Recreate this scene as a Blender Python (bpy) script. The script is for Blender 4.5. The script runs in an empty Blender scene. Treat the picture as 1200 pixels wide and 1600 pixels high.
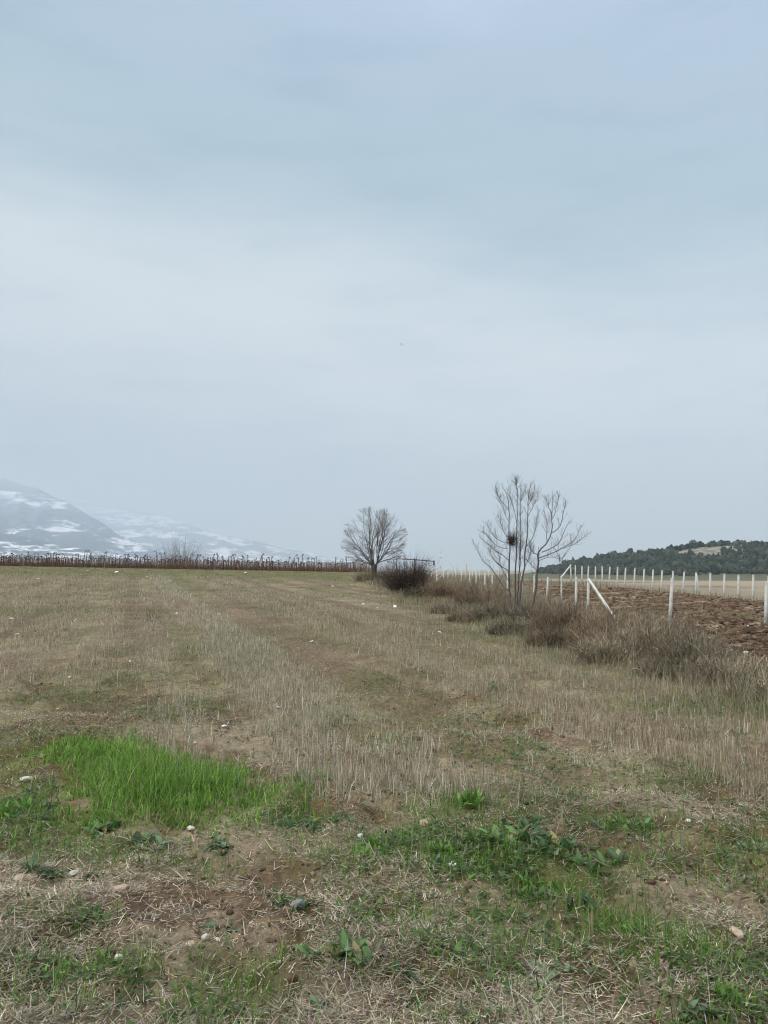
import bpy, math, random
import numpy as np
from mathutils import Vector

random.seed(7)
RNG = np.random.default_rng(11)
SC = bpy.context.scene
COL = SC.collection
R = math.radians

# ------------------------------------------------------------------ camera model
F = 1155.0                      # focal length in pixels of a 1200x1600 picture
PITCH = math.atan(90.0 / F)
EYE = np.array([0.0, 0.0, 1.6])
cp, sp = math.cos(PITCH), math.sin(PITCH)

def ray(px, py):
    u = (px - 600.0) / F
    v = (800.0 - py) / F
    d = np.array([u, cp - v * sp, sp + v * cp])
    return d / d[1]             # unit step in Y

def at(px, py, Y):
    return EYE + ray(px, py) * Y

# ------------------------------------------------------------------ noise
def _hash(ix, iy, seed):
    h = (ix.astype(np.int64) * 374761393 + iy.astype(np.int64) * 668265263 + seed * 1442695041) & 0xFFFFFFFF
    h = ((h ^ (h >> 13)) * 1274126177) & 0xFFFFFFFF
    h = (h ^ (h >> 16)) & 0xFFFFFFFF
    return h / 4294967295.0

def vnoise(x, y, seed=0):
    x = np.asarray(x, float); y = np.asarray(y, float)
    ix = np.floor(x); iy = np.floor(y)
    fx = x - ix; fy = y - iy
    fx = fx * fx * (3 - 2 * fx); fy = fy * fy * (3 - 2 * fy)
    a = _hash(ix, iy, seed); b = _hash(ix + 1, iy, seed)
    c = _hash(ix, iy + 1, seed); d = _hash(ix + 1, iy + 1, seed)
    return (a + (b - a) * fx) * (1 - fy) + (c + (d - c) * fx) * fy

def fbm(x, y, seed=0, octv=4, gain=0.5):
    s = 0; amp = 1; tot = 0; f = 1.0
    for k in range(octv):
        s = s + amp * vnoise(x * f + 17.3 * k, y * f - 9.1 * k, seed + k)
        tot += amp; amp *= gain; f *= 2.03
    return s / tot

def sstep(a, b, x):
    t = np.clip((np.asarray(x, float) - a) / (b - a), 0, 1)
    return t * t * (3 - 2 * t)

# ------------------------------------------------------------------ terrain
HY = np.array([-50, 3, 6, 8.8, 12, 16.5, 22, 35, 52, 80, 120])
HX = np.array([8.0, 5.9, 5.2, 4.6, 3.95, 3.2, 2.0, 0.9, -0.35, -2.2, -5.0])

def hedge_x(y):
    return np.interp(y, HY, HX)

def zs(x, y):
    """smooth terrain height"""
    x = np.asarray(x, float); y = np.asarray(y, float)
    g = np.clip(y / 75.0, 0, 1) ** 1.25
    zf = g * np.clip(1.3 - 0.018 * x, 0.2, 2.6)
    zr = -0.75 - 0.15 * sstep(15, 35, y) + 0.98 * sstep(44, 84, y) + 0.1 * sstep(84, 120, y)
    s = x - hedge_x(y)
    t = sstep(0.6, 4.2, s)
    z = zf * (1 - t) + zr * t
    q = ((x - 27) * 26 + (y - 54) * 7) / 26.9
    t2 = np.maximum(sstep(1.0, 95, q), sstep(125, 280, y))
    t2 = np.maximum(t2, sstep(120, 300, np.abs(x)))
    z = z * (1 - t2) - 8.0 * t2
    r = np.hypot(x, y)
    z = z + 1.2 * (fbm(x / 160.0, y / 160.0, 5, 3) - 0.5) * sstep(150, 400, r)
    return z

def disp(x, y):
    r = np.hypot(x, y)
    near = 1 - sstep(9, 24, r)
    mid = 1 - sstep(40, 90, r)
    d = 0.055 * (fbm(x * 1.7, y * 1.7, 21, 3) - 0.5) * mid
    n = fbm(x * 5.5, y * 5.5, 31, 4, 0.6)
    pits = -np.clip(0.36 - vnoise(x * 2.3, y * 3.1, 77), 0, 1) * 0.2 - sstep(.62, .8, fbm(x * 6, y * 8, 79, 3)) * .035
    w = x + 0.34 * y
    rut = -0.05 * (np.exp(-((w - 2.85) / .13) ** 2) + np.exp(-((w - 3.75) / .13) ** 2) + np.exp(-((w + 1.2) / .15) ** 2) + np.exp(-((w + 2.6) / .15) ** 2)) * sstep(5, 6.5, y) * mid
    d = d + rut
    rows = 0.012 * np.sin(w * 9.0 + 2 * fbm(x * .5, y * .5, 3, 2))
    return d + (0.09 * (n - 0.5) + pits + rows) * near

def gz(x, y):
    return zs(x, y) + disp(x, y)

def hit(px, py, y0=1.5, y1=400.0):
    """ground point seen at a pixel"""
    d = ray(px, py)
    Y = np.geomspace(y0, y1, 900)
    P = EYE[None, :] + d[None, :] * Y[:, None]
    below = P[:, 2] < zs(P[:, 0], P[:, 1])
    if not below.any():
        return P[-1]
    k = int(np.argmax(below))
    a, b = (Y[k - 1], Y[k]) if k else (Y[0], Y[0])
    for _ in range(30):
        m = 0.5 * (a + b)
        p = EYE + d * m
        if p[2] < zs(p[0], p[1]): b = m
        else: a = m
    p = EYE + d * b
    p[2] = float(zs(p[0], p[1]))
    return p

# ------------------------------------------------------------------ materials
def new_mat(name):
    m = bpy.data.materials.new(name)
    m.use_nodes = True
    nt = m.node_tree
    b = nt.nodes['Principled BSDF']
    b.inputs['Specular IOR Level'].default_value = 0.25
    return m, nt, b

def N(nt, typ, **kw):
    n = nt.nodes.new(typ)
    for k, v in kw.items():
        if k.startswith('i_'):
            n.inputs[k[2:].replace('_', ' ')].default_value = v
        else:
            setattr(n, k, v)
    return n

def mat_tint(name, rough=0.75, transl=0.0, spec=0.2):
    """colour of each blade, twig or leaf comes from its own tint"""
    m, nt, b = new_mat(name)
    a = N(nt, 'ShaderNodeAttribute', attribute_name='tint')
    nt.links.new(a.outputs['Color'], b.inputs['Base Color'])
    b.inputs['Roughness'].default_value = rough
    b.inputs['Specular IOR Level'].default_value = spec
    if transl > 0:
        t = N(nt, 'ShaderNodeBsdfTranslucent')
        nt.links.new(a.outputs['Color'], t.inputs['Color'])
        mx = N(nt, 'ShaderNodeMixShader'); mx.inputs[0].default_value = transl
        out = nt.nodes['Material Output']
        nt.links.new(b.outputs[0], mx.inputs[1]); nt.links.new(t.outputs[0], mx.inputs[2])
        nt.links.new(mx.outputs[0], out.inputs['Surface'])
    return m

def ramp(nt, stops, interp='LINEAR'):
    r = nt.nodes.new('ShaderNodeValToRGB')
    cr = r.color_ramp; cr.interpolation = interp
    while len(cr.elements) < len(stops): cr.elements.new(0.5)
    for e, (p, c) in zip(cr.elements, stops):
        e.position = p; e.color = (c[0], c[1], c[2], 1)
    return r

def mat_noise(name, c1, c2, scale=8, rough=0.85, bump=0.3, c3=None, dist=0.02):
    m, nt, b = new_mat(name)
    tc = N(nt, 'ShaderNodeTexCoord')
    n = N(nt, 'ShaderNodeTexNoise', i_Scale=scale, i_Detail=7, i_Roughness=0.65)
    nt.links.new(tc.outputs['Object'], n.inputs['Vector'])
    st = [(0.3, c1), (0.62, c2)] + ([(0.75, c3)] if c3 else [])
    r = ramp(nt, st)
    nt.links.new(n.outputs['Fac'], r.inputs[0])
    nt.links.new(r.outputs[0], b.inputs['Base Color'])
    b.inputs['Roughness'].default_value = rough
    n2 = N(nt, 'ShaderNodeTexNoise', i_Scale=scale * 4, i_Detail=5)
    nt.links.new(tc.outputs['Object'], n2.inputs['Vector'])
    bp = N(nt, 'ShaderNodeBump', i_Strength=bump, i_Distance=dist)
    nt.links.new(n2.outputs['Fac'], bp.inputs['Height'])
    nt.links.new(bp.outputs[0], b.inputs['Normal'])
    return m

# ------------------------------------------------------------------ mesh from arrays
def np_mesh(name, V, quads=None, tris=None, tint=None, smooth=False):
    V = np.asarray(V, np.float32)
    me = bpy.data.meshes.new(name)
    q = np.zeros((0, 4), np.int64) if quads is None else np.asarray(quads).reshape(-1, 4)
    t = np.zeros((0, 3), np.int64) if tris is None else np.asarray(tris).reshape(-1, 3)
    me.vertices.add(len(V)); me.vertices.foreach_set('co', V.ravel())
    nl = q.size + t.size
    me.loops.add(nl)
    me.loops.foreach_set('vertex_index', np.concatenate([q.ravel(), t.ravel()]).astype(np.int32))
    me.polygons.add(len(q) + len(t))
    ls = np.concatenate([np.arange(len(q)) * 4, q.size + np.arange(len(t)) * 3]).astype(np.int32)
    me.polygons.foreach_set('loop_start', ls)
    if smooth:
        me.polygons.foreach_set('use_smooth', np.ones(len(q) + len(t), bool))
    if tint is not None:
        a = me.attributes.new('tint', 'FLOAT_COLOR', 'POINT')
        c = np.ones((len(V), 4), np.float32); c[:, :3] = tint
        a.data.foreach_set('color', c.ravel())
    me.update(calc_edges=True)
    return me

def obj(name, me, mat=None, parent=None):
    o = bpy.data.objects.new(name, me)
    COL.objects.link(o)
    if mat is not None and me is not None:
        me.materials.append(mat)
    if parent is not None: o.parent = parent
    return o

def tag(o, label=None, cat=None, group=None, kind=None):
    if label: o['label'] = label
    if cat: o['category'] = cat
    if group: o['group'] = group
    if kind: o['kind'] = kind
    return o

def empty(name, loc, label, cat, group=None):
    o = bpy.data.objects.new(name, None)
    COL.objects.link(o); o.location = tuple(float(c) for c in loc)
    o.empty_display_size = 0.3
    return tag(o, label, cat, group)

# blades: tapering bent strips, each with its own colour
def blades(base, az, length, lean, bend, width, color, nseg=3, face_az=None, taper=0.15):
    n = len(base)
    fa = az + np.pi / 2 if face_az is None else face_az
    side = np.stack([np.cos(fa), np.sin(fa), np.zeros(n)], 1)
    hd = np.stack([np.cos(az), np.sin(az)], 1)
    p = base.astype(np.float64).copy()
    V = np.zeros((n, 2 * nseg + 1, 3))
    for i in range(nseg + 1):
        w = width * (1 - (1 - taper) * (i / nseg) ** 1.5) * 0.5
        if i < nseg:
            V[:, 2 * i] = p - side * w[:, None]
            V[:, 2 * i + 1] = p + side * w[:, None]
            th = lean + bend * ((i + 0.5) / nseg)
            st = length / nseg
            p = p + np.stack([hd[:, 0] * np.sin(th) * st, hd[:, 1] * np.sin(th) * st, np.cos(th) * st], 1)
        else:
            V[:, 2 * nseg] = p
    k = 2 * nseg + 1
    off = (np.arange(n) * k)[:, None]
    Q = []
    for i in range(nseg - 1):
        Q.append(off + np.array([2 * i, 2 * i + 1, 2 * i + 3, 2 * i + 2])[None, :])
    Q = np.concatenate(Q) if Q else np.zeros((0, 4), int)
    T = off + np.array([2 * nseg - 2, 2 * nseg - 1, 2 * nseg])[None, :]
    C = np.repeat(color, k, axis=0)
    return V.reshape(-1, 3), Q, T, C

class Pile:
    """collects arrays and links them as ONE mesh"""
    def __init__(s): s.V, s.Q, s.T, s.C, s.n = [], [], [], [], 0
    def add(s, V, Q=None, T=None, C=None):
        V = np.asarray(V, float)
        s.V.append(V)
        if Q is not None and len(Q): s.Q.append(np.asarray(Q) + s.n)
        if T is not None and len(T): s.T.append(np.asarray(T) + s.n)
        s.C.append(np.zeros((len(V), 3)) if C is None else np.broadcast_to(np.asarray(C, float), (len(V), 3)))
        s.n += len(V)
    def tube(s, pts, rad, sides=5, C=None, cap=True):
        pts = np.asarray(pts, float); m = len(pts)
        rad = np.broadcast_to(np.asarray(rad, float), (m,))
        t = np.gradient(pts, axis=0)
        t /= np.linalg.norm(t, axis=1)[:, None] + 1e-9
        ref = np.array([0.0, 1.0, 0.0]) if abs(t[:, 1]).mean() < 0.8 else np.array([1.0, 0, 0])
        a = np.cross(t, ref); a /= np.linalg.norm(a, axis=1)[:, None] + 1e-9
        b = np.cross(t, a)
        ang = np.arange(sides) / sides * 2 * np.pi
        V = pts[:, None, :] + rad[:, None, None] * (np.cos(ang)[None, :, None] * a[:, None, :] + np.sin(ang)[None, :, None] * b[:, None, :])
        i = np.arange(m - 1)[:, None] * sides; j = np.arange(sides)[None, :]; j2 = (j + 1) % sides
        Q = np.stack([i + j, i + j2, i + sides + j2, i + sides + j], -1).reshape(-1, 4)
        V = V.reshape(-1, 3)
        T = None
        if cap:
            V = np.concatenate([V, pts[[0, -1]]])
            c0, c1 = m * sides, m * sides + 1
            jj = np.arange(sides); jj2 = (jj + 1) % sides
            T = np.concatenate([np.stack([np.full(sides, c0), jj2, jj], 1),
                                np.stack([np.full(sides, c1), (m - 1) * sides + jj, (m - 1) * sides + jj2], 1)])
        s.add(V, Q, T, C)
    def box(s, c, sx, sy, sz):
        v = np.array([[x, y, z] for z in (-.5, .5) for y in (-.5, .5) for x in (-.5, .5)]) * [sx, sy, sz] + c
        s.add(v, [[0, 2, 3, 1], [4, 5, 7, 6], [0, 1, 5, 4], [2, 6, 7, 3], [0, 4, 6, 2], [1, 3, 7, 5]])
    def mesh(s, name, tint=True, smooth=False):
        return np_mesh(name, np.concatenate(s.V), np.concatenate(s.Q) if s.Q else None,
                       np.concatenate(s.T) if s.T else None, np.concatenate(s.C) if tint else None, smooth)

def pal(cols, n, jit=0.18, rng=RNG, weights=None):
    cols = np.array(cols)
    p = None if weights is None else np.array(weights) / np.sum(weights)
    c = cols[rng.choice(len(cols), n, p=p)]
    b = 1 + jit * rng.normal(size=(n, 1))
    h = 1 + 0.05 * rng.normal(size=(n, 3))
    return np.clip(c * np.clip(b, 0.45, 1.7) * h, 0.004, 0.8)

# ------------------------------------------------------------------ zones of the field
def W(x, y): return x + 0.34 * y

GRASS_POLY = [hit(px, py)[:2] for px, py in
              [(50, 1165), (120, 1150), (210, 1160), (330, 1190), (430, 1212), (462, 1238), (425, 1264), (310, 1298), (190, 1308), (95, 1300), (85, 1215)]]
GRASS_POLY = np.array(GRASS_POLY)

def in_poly(x, y, P):
    inside = np.zeros(len(x), bool); n = len(P); j = n - 1
    for i in range(n):
        xi, yi = P[i]; xj, yj = P[j]
        c = ((yi > y) != (yj > y)) & (x < (xj - xi) * (y - yi) / (yj - yi + 1e-12) + xi)
        inside ^= c; j = i
    return inside

GREENS = [(725, 1262, .45, .45, 1), (640, 1312, .5, .3, .9), (745, 1335, .38, .38, 1), (860, 1350, .5, .3, .8), (950, 1345, .4, .25, .7),
          (870, 1390, .35, .25, .9), (800, 1470, .4, .16, .7), (985, 1445, .3, .3, 1), (1080, 1490, .4, .2, 1), (1150, 1580, .25, .12, .7),
          (730, 1490, .3, .2, .7), (150, 1325, .5, .22, .7), (55, 1300, .5, .4, .8), (20, 1265, .3, .3, 1), (90, 1515, .2, .1, .8),
          (195, 1510, .12, .1, 1), (133, 1445, .12, .08, 1), (600, 1425, .3, .2, .4), (700, 1575, .3, .1, .45), (560, 1335, .4, .3, .6),
          (250, 1345, .4, .2, .5), (1180, 1330, .4, .5, .6), (960, 1285, .5, .3, .6), (1050, 1360, .4, .3, .25), (40, 1160, .8, .8, .5),
          (265, 1108, .6, .7, .6), (440, 1285, .5, .25, .6), (1110, 1105, 1.3, .9, .7), (950, 1060, 1.0, 1.2, .4), (850, 1030, 1.5, 1.5, .5),
          (740, 995, 1.6, 2.2, .6), (775, 1075, .25, .3, 1), (385, 1035, .45, 3.0, .6), (180, 1060, 1.2, 1.5, .5), (120, 1085, 1, 1.0, .5),
          (640, 1570, .3, .1, .25), (400, 1560, .3, .1, .2), (60, 1560, .25, .1, .3), (770, 1420, .3, .2, .6), (550, 1495, .2, .1, .6),
          (660, 1120, .7, .8, .3), (560, 1090, .5, 1.5, .35), (890, 1205, .6, .5, .4), (1020, 1210, .6, .4, .4), (330, 1590, .2, .06, .2)]
GREENS = [(hit(a, b)[:2], rx, ry, s) for a, b, rx, ry, s in GREENS]

def greenness(x, y):
    g = np.zeros_like(x)
    wx = 0.25 * (fbm(x * 1.1, y * 1.1, 51, 3) - .5); wy = 0.25 * (fbm(x * 1.1, y * 1.1, 57, 3) - .5)
    for (c, rx, ry, s) in GREENS:
        d2 = ((x - c[0] + wx) / rx) ** 2 + ((y - c[1] + wy) / ry) ** 2
        g = np.maximum(g, s * np.exp(-d2 * 0.9))
    r = np.hypot(x, y)
    n = fbm(x * 0.55, y * 0.3, 61, 4)
    g = np.maximum(g, sstep(0.5, 0.72, n) * 0.5 * sstep(6, 11, y))
    g = np.maximum(g, .42 * sstep(.48, .68, fbm(x * 1.7, y * 1.7, 67, 4)) * (1 - sstep(7, 11, y)))
    g = np.maximum(g, sstep(50, 62, y + 4 * fbm(x * .2, y * .1, 9, 3)) * 0.8 * (x < hedge_x(y)))   # strip before the crop
    return np.clip(g * (0.75 + 0.6 * (fbm(x * 4, y * 4, 63, 3) - 0.5)), 0, 1)

def stubble(x, y):
    w = W(x, y) + 0.25 * (fbm(x * .7, y * .35, 71, 3) - 0.5)
    def band(a, b, s=0.18): return sstep(a - s, a + s, w) * (1 - sstep(b - s, b + s, w))
    near = sstep(4.9, 5.7, y + 0.5 * (fbm(x, y, 73, 2) - .5))
    w1 = W(x, y)
    for c0 in (2.85, 3.75, -1.2, -2.6): near = near * (1 - .9 * np.exp(-((w1 - c0) / .2) ** 2))
    s = 1.0 * band(1.25, 2.65) + 0.7 * band(0.25, 0.75, .12) + 0.6 * band(4.3, 7.2, .35)
    s += 0.05 * band(2.65, 4.15)
    # drilled left part beyond the bare strip
    s += 0.35 * (1 - sstep(-.6, .1, w)) * sstep(8.5, 11, y)
    s += 0.08 * band(.75, 1.25)
    n = .25 + .9 * sstep(.34, .7, fbm(x * .9, y * .4, 75, 4)) + 1.0 * sstep(.38, .62, vnoise(W(x, y) * 2.1, y * .04, 78))
    return np.clip(s * near * n * (1 - sstep(52, 64, y)), 0, 1.3)

def sample(n, y0, y1, spread=0.60, k=0.0):
    """points in front, denser close by (density about 1/Y^2)"""
    u = RNG.random(n)
    if k == 0: Y = y0 * (y1 / y0) ** u
    else: Y = (y0 ** k + u * (y1 ** k - y0 ** k)) ** (1 / k)
    X = (RNG.random(n) * 2 - 1) * (spread * Y + 0.35 + 1.15 * (1 - sstep(9, 16, Y)))
    return X, Y

def clump(X, Y, k, r):
    """turn every k-th point into a tuft"""
    n = len(X) // k
    i = np.arange(len(X)) % max(n, 1)
    s = r * (1 + Y[i] / 30)
    return X[i] + RNG.normal(0, 1, len(X)) * s, Y[i] + RNG.normal(0, 1, len(X)) * s

def bare_strip(x, y):
    w = W(x, y)
    b = np.maximum(sstep(2.65, 2.9, w) * (1 - sstep(3.3, 3.9, w)), sstep(.7, .85, w) * (1 - sstep(1.1, 1.3, w)))
    return b * sstep(5, 6, y) * (1 - sstep(20, 34, y))

def field_side(x, y):
    return (x - hedge_x(y) < 0.8 + 0.6 * (RNG.random(len(x)) - .5)) | (y < 10.2)

def lod(Y, k=0.00028): return np.maximum(1.0, k * Y / 0.0032)

def put_blades(name, label, cat, mat, X, Y, length, lean, bend, width, color, nseg=3, sink=0.01, lift=None):
    z = gz(X, Y) - sink
    if lift is not None: z = z + lift
    B = np.stack([X, Y, z], 1)
    az = RNG.random(len(X)) * 2 * np.pi
    V, Q, T, C = blades(B, az, length, lean, bend, width, color, nseg)
    o = obj(name, np_mesh(name, V, Q, T, C), mat)
    return tag(o, label, cat, kind='stuff')

# ------------------------------------------------------------------ ground
def ground_tints(x, y):
    n = len(x)
    r = np.hypot(x, y)
    soil = np.array([0.155, 0.106, 0.068]); red = np.array([0.165, 0.102, 0.06]); dark = np.array([0.06, 0.043, 0.03])
    straw = np.array([0.36, 0.305, 0.21]); green = np.array([0.095, 0.125, 0.038]); tan = np.array([0.30, 0.25, 0.175])
    a = fbm(x * 2.2, y * 2.2, 81, 4); b = fbm(x * .8, y * .5, 83, 4); c = fbm(x * 7, y * 7, 85, 3)
    col = soil + (red - soil) * sstep(.4, .65, b)[:, None]
    col = col + (dark - col) * (sstep(.5, .7, c) * 0.7)[:, None]
    col = col + (straw - col) * (sstep(.42, .62, a) * 0.6)[:, None]
    w = W(x, y)
    # dry mat of the middle distance: straw, olive and brown patches drawn out along the rows
    m = sstep(7, 16, y) * (1 - sstep(56, 64, y)) * 0.8
    nn = fbm(w * 1.5, y * .05, 87, 4)[:, None]; n3 = fbm(w * .8 + 9, y * .07, 89, 4)[:, None]; n4 = fbm(x * 1.3, y * .9, 93, 4)[:, None]
    mc = np.array([0.24, 0.205, 0.13]) + (np.array([0.165, 0.13, 0.085]) - np.array([0.24, 0.205, 0.13])) * sstep(.42, .6, nn)
    mc = mc + (np.array([0.155, 0.155, 0.075]) - mc) * sstep(.5, .66, n3) * .75
    mc = mc * (.5 + .85 * n4)
    col = col + (mc - col) * m[:, None]
    st = np.clip(stubble(x, y), 0, 1)
    col = col + (np.array([0.27, 0.23, 0.165]) - col) * (0.6 * st)[:, None]
    bare = sstep(2.65, 2.9, w) * (1 - sstep(3.3, 3.9, w)) * sstep(5, 6, y) * (1 - sstep(20, 34, y))
    col = col + (np.array([0.165, 0.122, 0.08]) * (.6 + .8 * n4) - col) * (0.8 * bare)[:, None]
    g = greenness(x, y)
    col = col + (green - col) * (0.8 * g)[:, None]
    # far plain: tan fields
    f = sstep(110, 190, r)
    fn = fbm(x / 90., y / 45., 91, 4)
    fc = tan[None, :] * (0.75 + 0.6 * (fn[:, None])) * np.array([1, 1, 1.0])
    fc = fc + (np.array([0.10, 0.10, 0.06]) - fc) * (sstep(.56, .66, fbm(x / 140., y / 70., 95, 3)) * .6)[:, None]
    col = col + (fc - col) * f[:, None]
    rf = ((x - 27) * 26 + (y - 54) * 7) / 26.9 > 1.5
    fc2 = np.array([0.27, 0.225, 0.165]) * (0.8 + .4 * fn[:, None])
    col = np.where((rf & (r < 400))[:, None], fc2 * (1 - f[:, None]) + fc * f[:, None], col)
    return np.clip(col, 0.01, 0.6)

def build_ground():
    rings = np.concatenate([np.geomspace(0.4, 2.2, 30)[:-1], np.geomspace(2.2, 30, 390)[:-1], np.geomspace(30, 140, 150)[:-1], np.geomspace(140, 16000, 110)])
    front = np.linspace(-0.66, 0.66, 330)
    back = np.linspace(0.66, 2 * math.pi - 0.66, 60)[1:-1]
    ang = np.concatenate([front, back])
    RR, AA = np.meshgrid(rings, ang, indexing='ij')
    x = (RR * np.sin(AA)).ravel(); y = (RR * np.cos(AA)).ravel()
    z = gz(x, y)
    nr, na = len(rings), len(ang)
    i = np.arange(nr - 1)[:, None] * na; j = np.arange(na)[None, :]; j2 = (j + 1) % na
    Q = np.stack([i + j, i + na + j, i + na + j2, i + j2], -1).reshape(-1, 4)
    V = np.stack([x, y, z], 1)
    # close the middle under the camera
    V = np.concatenate([V, [[0, 0, float(gz(np.zeros(1), np.zeros(1))[0])]]])
    jj = np.arange(na); T = np.stack([np.full(na, len(V) - 1), jj, (jj + 1) % na], 1)
    tint = ground_tints(V[:, 0], V[:, 1])
    me = np_mesh('ground', V, Q, T, tint, smooth=True)
    m, nt, b = new_mat('field_soil')
    a = N(nt, 'ShaderNodeAttribute', attribute_name='tint')
    tc = N(nt, 'ShaderNodeTexCoord')
    n1 = N(nt, 'ShaderNodeTexNoise', i_Scale=16, i_Detail=9, i_Roughness=0.7)
    nt.links.new(tc.outputs['Object'], n1.inputs['Vector'])
    r1 = ramp(nt, [(0.3, (.55, .53, .5)), (0.5, (1, 1, 1)), (0.68, (1.5, 1.42, 1.32))])
    nt.links.new(n1.outputs['Fac'], r1.inputs[0])
    mx = N(nt, 'ShaderNodeMix', data_type='RGBA', blend_type='MULTIPLY'); mx.inputs[0].default_value = 1
    nt.links.new(a.outputs['Color'], mx.inputs[6]); nt.links.new(r1.outputs[0], mx.inputs[7])
    nt.links.new(mx.outputs[2], b.inputs['Base Color'])
    b.inputs['Roughness'].default_value = 0.95; b.inputs['Specular IOR Level'].default_value = 0.1
    n2 = N(nt, 'ShaderNodeTexNoise', i_Scale=38, i_Detail=7, i_Roughness=0.7)
    nt.links.new(tc.outputs['Object'], n2.inputs['Vector'])
    bp = N(nt, 'ShaderNodeBump', i_Strength=0.8, i_Distance=0.03)
    nt.links.new(n2.outputs['Fac'], bp.inputs['Height']); nt.links.new(bp.outputs[0], b.inputs['Normal'])
    o = obj('ground', me, m); tag(o, 'rough brown harvested field with bare soil showing', 'ground', kind='structure')
build_ground()

# ------------------------------------------------------------------ ploughed field behind the hedge
def plough_mask(x, y):
    s = x - np.interp(y, [10, 14, 17, 24, 30, 34, 60, 84], [6.5, 7.2, 8.1, 10.0, 11.5, 12.4, 13.1, 14.2])
    q = ((x - 27) * 26 + (y - 54) * 7) / 26.9
    e = 0.8 * (fbm(x * .8, y * .8, 101, 3) - .5)
    m = sstep(-.6, .6, s + e) * (1 - sstep(-0.6, 0.2, q + e)) * sstep(10, 14, y)
    # fence strip behind the near posts stays unploughed further back
    return m * (1 - sstep(66, 80, y))

def plough_h(x, y):
    w = 0.55 * x + y
    r = fbm(x * 2.8, y * 4.2, 111, 5, .68)
    fur = np.abs(np.sin(w * 2.6 + 2.5 * fbm(x * .25, y * .25, 113, 2)))
    return 0.05 + 0.27 * (r - 0.42) + 0.12 * fur

def build_plough():
    ys = np.geomspace(10, 84, 420)
    us = np.linspace(0.0, 1.0, 330)
    YY, UU = np.meshgrid(ys, us, indexing='ij')
    x0 = hedge_x(YY) + 2.2
    x1 = 0.66 * YY + 3
    x1 = np.maximum(x1, x0 + 1)
    XX = x0 + (x1 - x0) * UU
    x = XX.ravel(); y = YY.ravel()
    m = plough_mask(x, y)
    z = zs(x, y) + m * plough_h(x, y) - (1 - m) * 0.12
    nr, nc = len(ys), len(us)
    i = np.arange(nr - 1)[:, None] * nc; j = np.arange(nc - 1)[None, :]
    Q = np.stack([i + j, i + j + 1, i + nc + j + 1, i + nc + j], -1).reshape(-1, 4)
    keep = m[Q].max(1) > 0.02
    Q = Q[keep]
    used = np.unique(Q); remap = np.zeros(len(x), int); remap[used] = np.arange(len(used))
    V = np.stack([x, y, z], 1)[used]
    h = fbm(V[:, 0] * 2.5, V[:, 1] * 4, 121, 4, .6); b = fbm(V[:, 0] * .35, V[:, 1] * .6, 123, 4)
    c = np.array([0.098, 0.058, 0.034]) + (np.array([0.175, 0.118, 0.074]) - np.array([0.098, 0.058, 0.034])) * sstep(.42, .66, h)[:, None]
    fl = fbm((V[:, 0] * .35 - V[:, 1] * .9) * 1.3, (V[:, 0] + V[:, 1] * .4) * .22, 127, 4)
    c = c + (np.array([0.34, 0.285, 0.20]) - c) * (sstep(.52, .64, fl) * .7 * sstep(.35, .6, h))[:, None]
    c = c + (np.array([0.055, 0.034, 0.022]) - c) * (.85 * (1 - sstep(.34, .47, h)))[:, None]
    c = c + (np.array([0.12, 0.125, 0.05]) - c) * (sstep(.6, .7, b) * .6)[:, None]
    me = np_mesh('ploughed_field', V, remap[Q], None, c, smooth=True)
    mt, nt, bs = new_mat('ploughed_soil')
    a = N(nt, 'ShaderNodeAttribute', attribute_name='tint')
    nt.links.new(a.outputs['Color'], bs.inputs['Base Color'])
    bs.inputs['Roughness'].default_value = 0.95; bs.inputs['Specular IOR Level'].default_value = 0.1
    tc = N(nt, 'ShaderNodeTexCoord')
    n2 = N(nt, 'ShaderNodeTexNoise', i_Scale=9, i_Detail=7, i_Roughness=0.7)
    nt.links.new(tc.outputs['Object'], n2.inputs['Vector'])
    bp = N(nt, 'ShaderNodeBump', i_Strength=0.9, i_Distance=0.08)
    nt.links.new(n2.outputs['Fac'], bp.inputs['Height']); nt.links.new(bp.outputs[0], bs.inputs['Normal'])
    o = obj('ploughed_field', me, mt); tag(o, 'freshly ploughed dark brown soil behind the hedge', 'field', kind='structure')
build_plough()

# lumps: jittered icosahedra
_ph = (1 + 5 ** .5) / 2
ICO_V = np.array([[-1, _ph, 0], [1, _ph, 0], [-1, -_ph, 0], [1, -_ph, 0], [0, -1, _ph], [0, 1, _ph], [0, -1, -_ph], [0, 1, -_ph], [_ph, 0, -1], [_ph, 0, 1], [-_ph, 0, -1], [-_ph, 0, 1]]) / math.sqrt(1 + _ph * _ph)
ICO_F = np.array([[0, 11, 5], [0, 5, 1], [0, 1, 7], [0, 7, 10], [0, 10, 11], [1, 5, 9], [5, 11, 4], [11, 10, 2], [10, 7, 6], [7, 1, 8], [3, 9, 4], [3, 4, 2], [3, 2, 6], [3, 6, 8], [3, 8, 9], [4, 9, 5], [2, 4, 11], [6, 2, 10], [8, 6, 7], [9, 8, 1]])

def subdiv(V, Fc):
    V = [tuple(v) for v in V]; cache = {}; out = []
    def mid(a, b):
        k = (min(a, b), max(a, b))
        if k not in cache:
            m = (np.array(V[a]) + np.array(V[b])) / 2; m /= np.linalg.norm(m)
            V.append(tuple(m)); cache[k] = len(V) - 1
        return cache[k]
    for a, b, c in Fc:
        ab, bc, ca = mid(a, b), mid(b, c), mid(c, a)
        out += [(a, ab, ca), (b, bc, ab), (c, ca, bc), (ab, bc, ca)]
    return np.array(V), np.array(out)
SUB1 = subdiv(ICO_V, ICO_F); SUB2 = subdiv(*SUB1)

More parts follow.
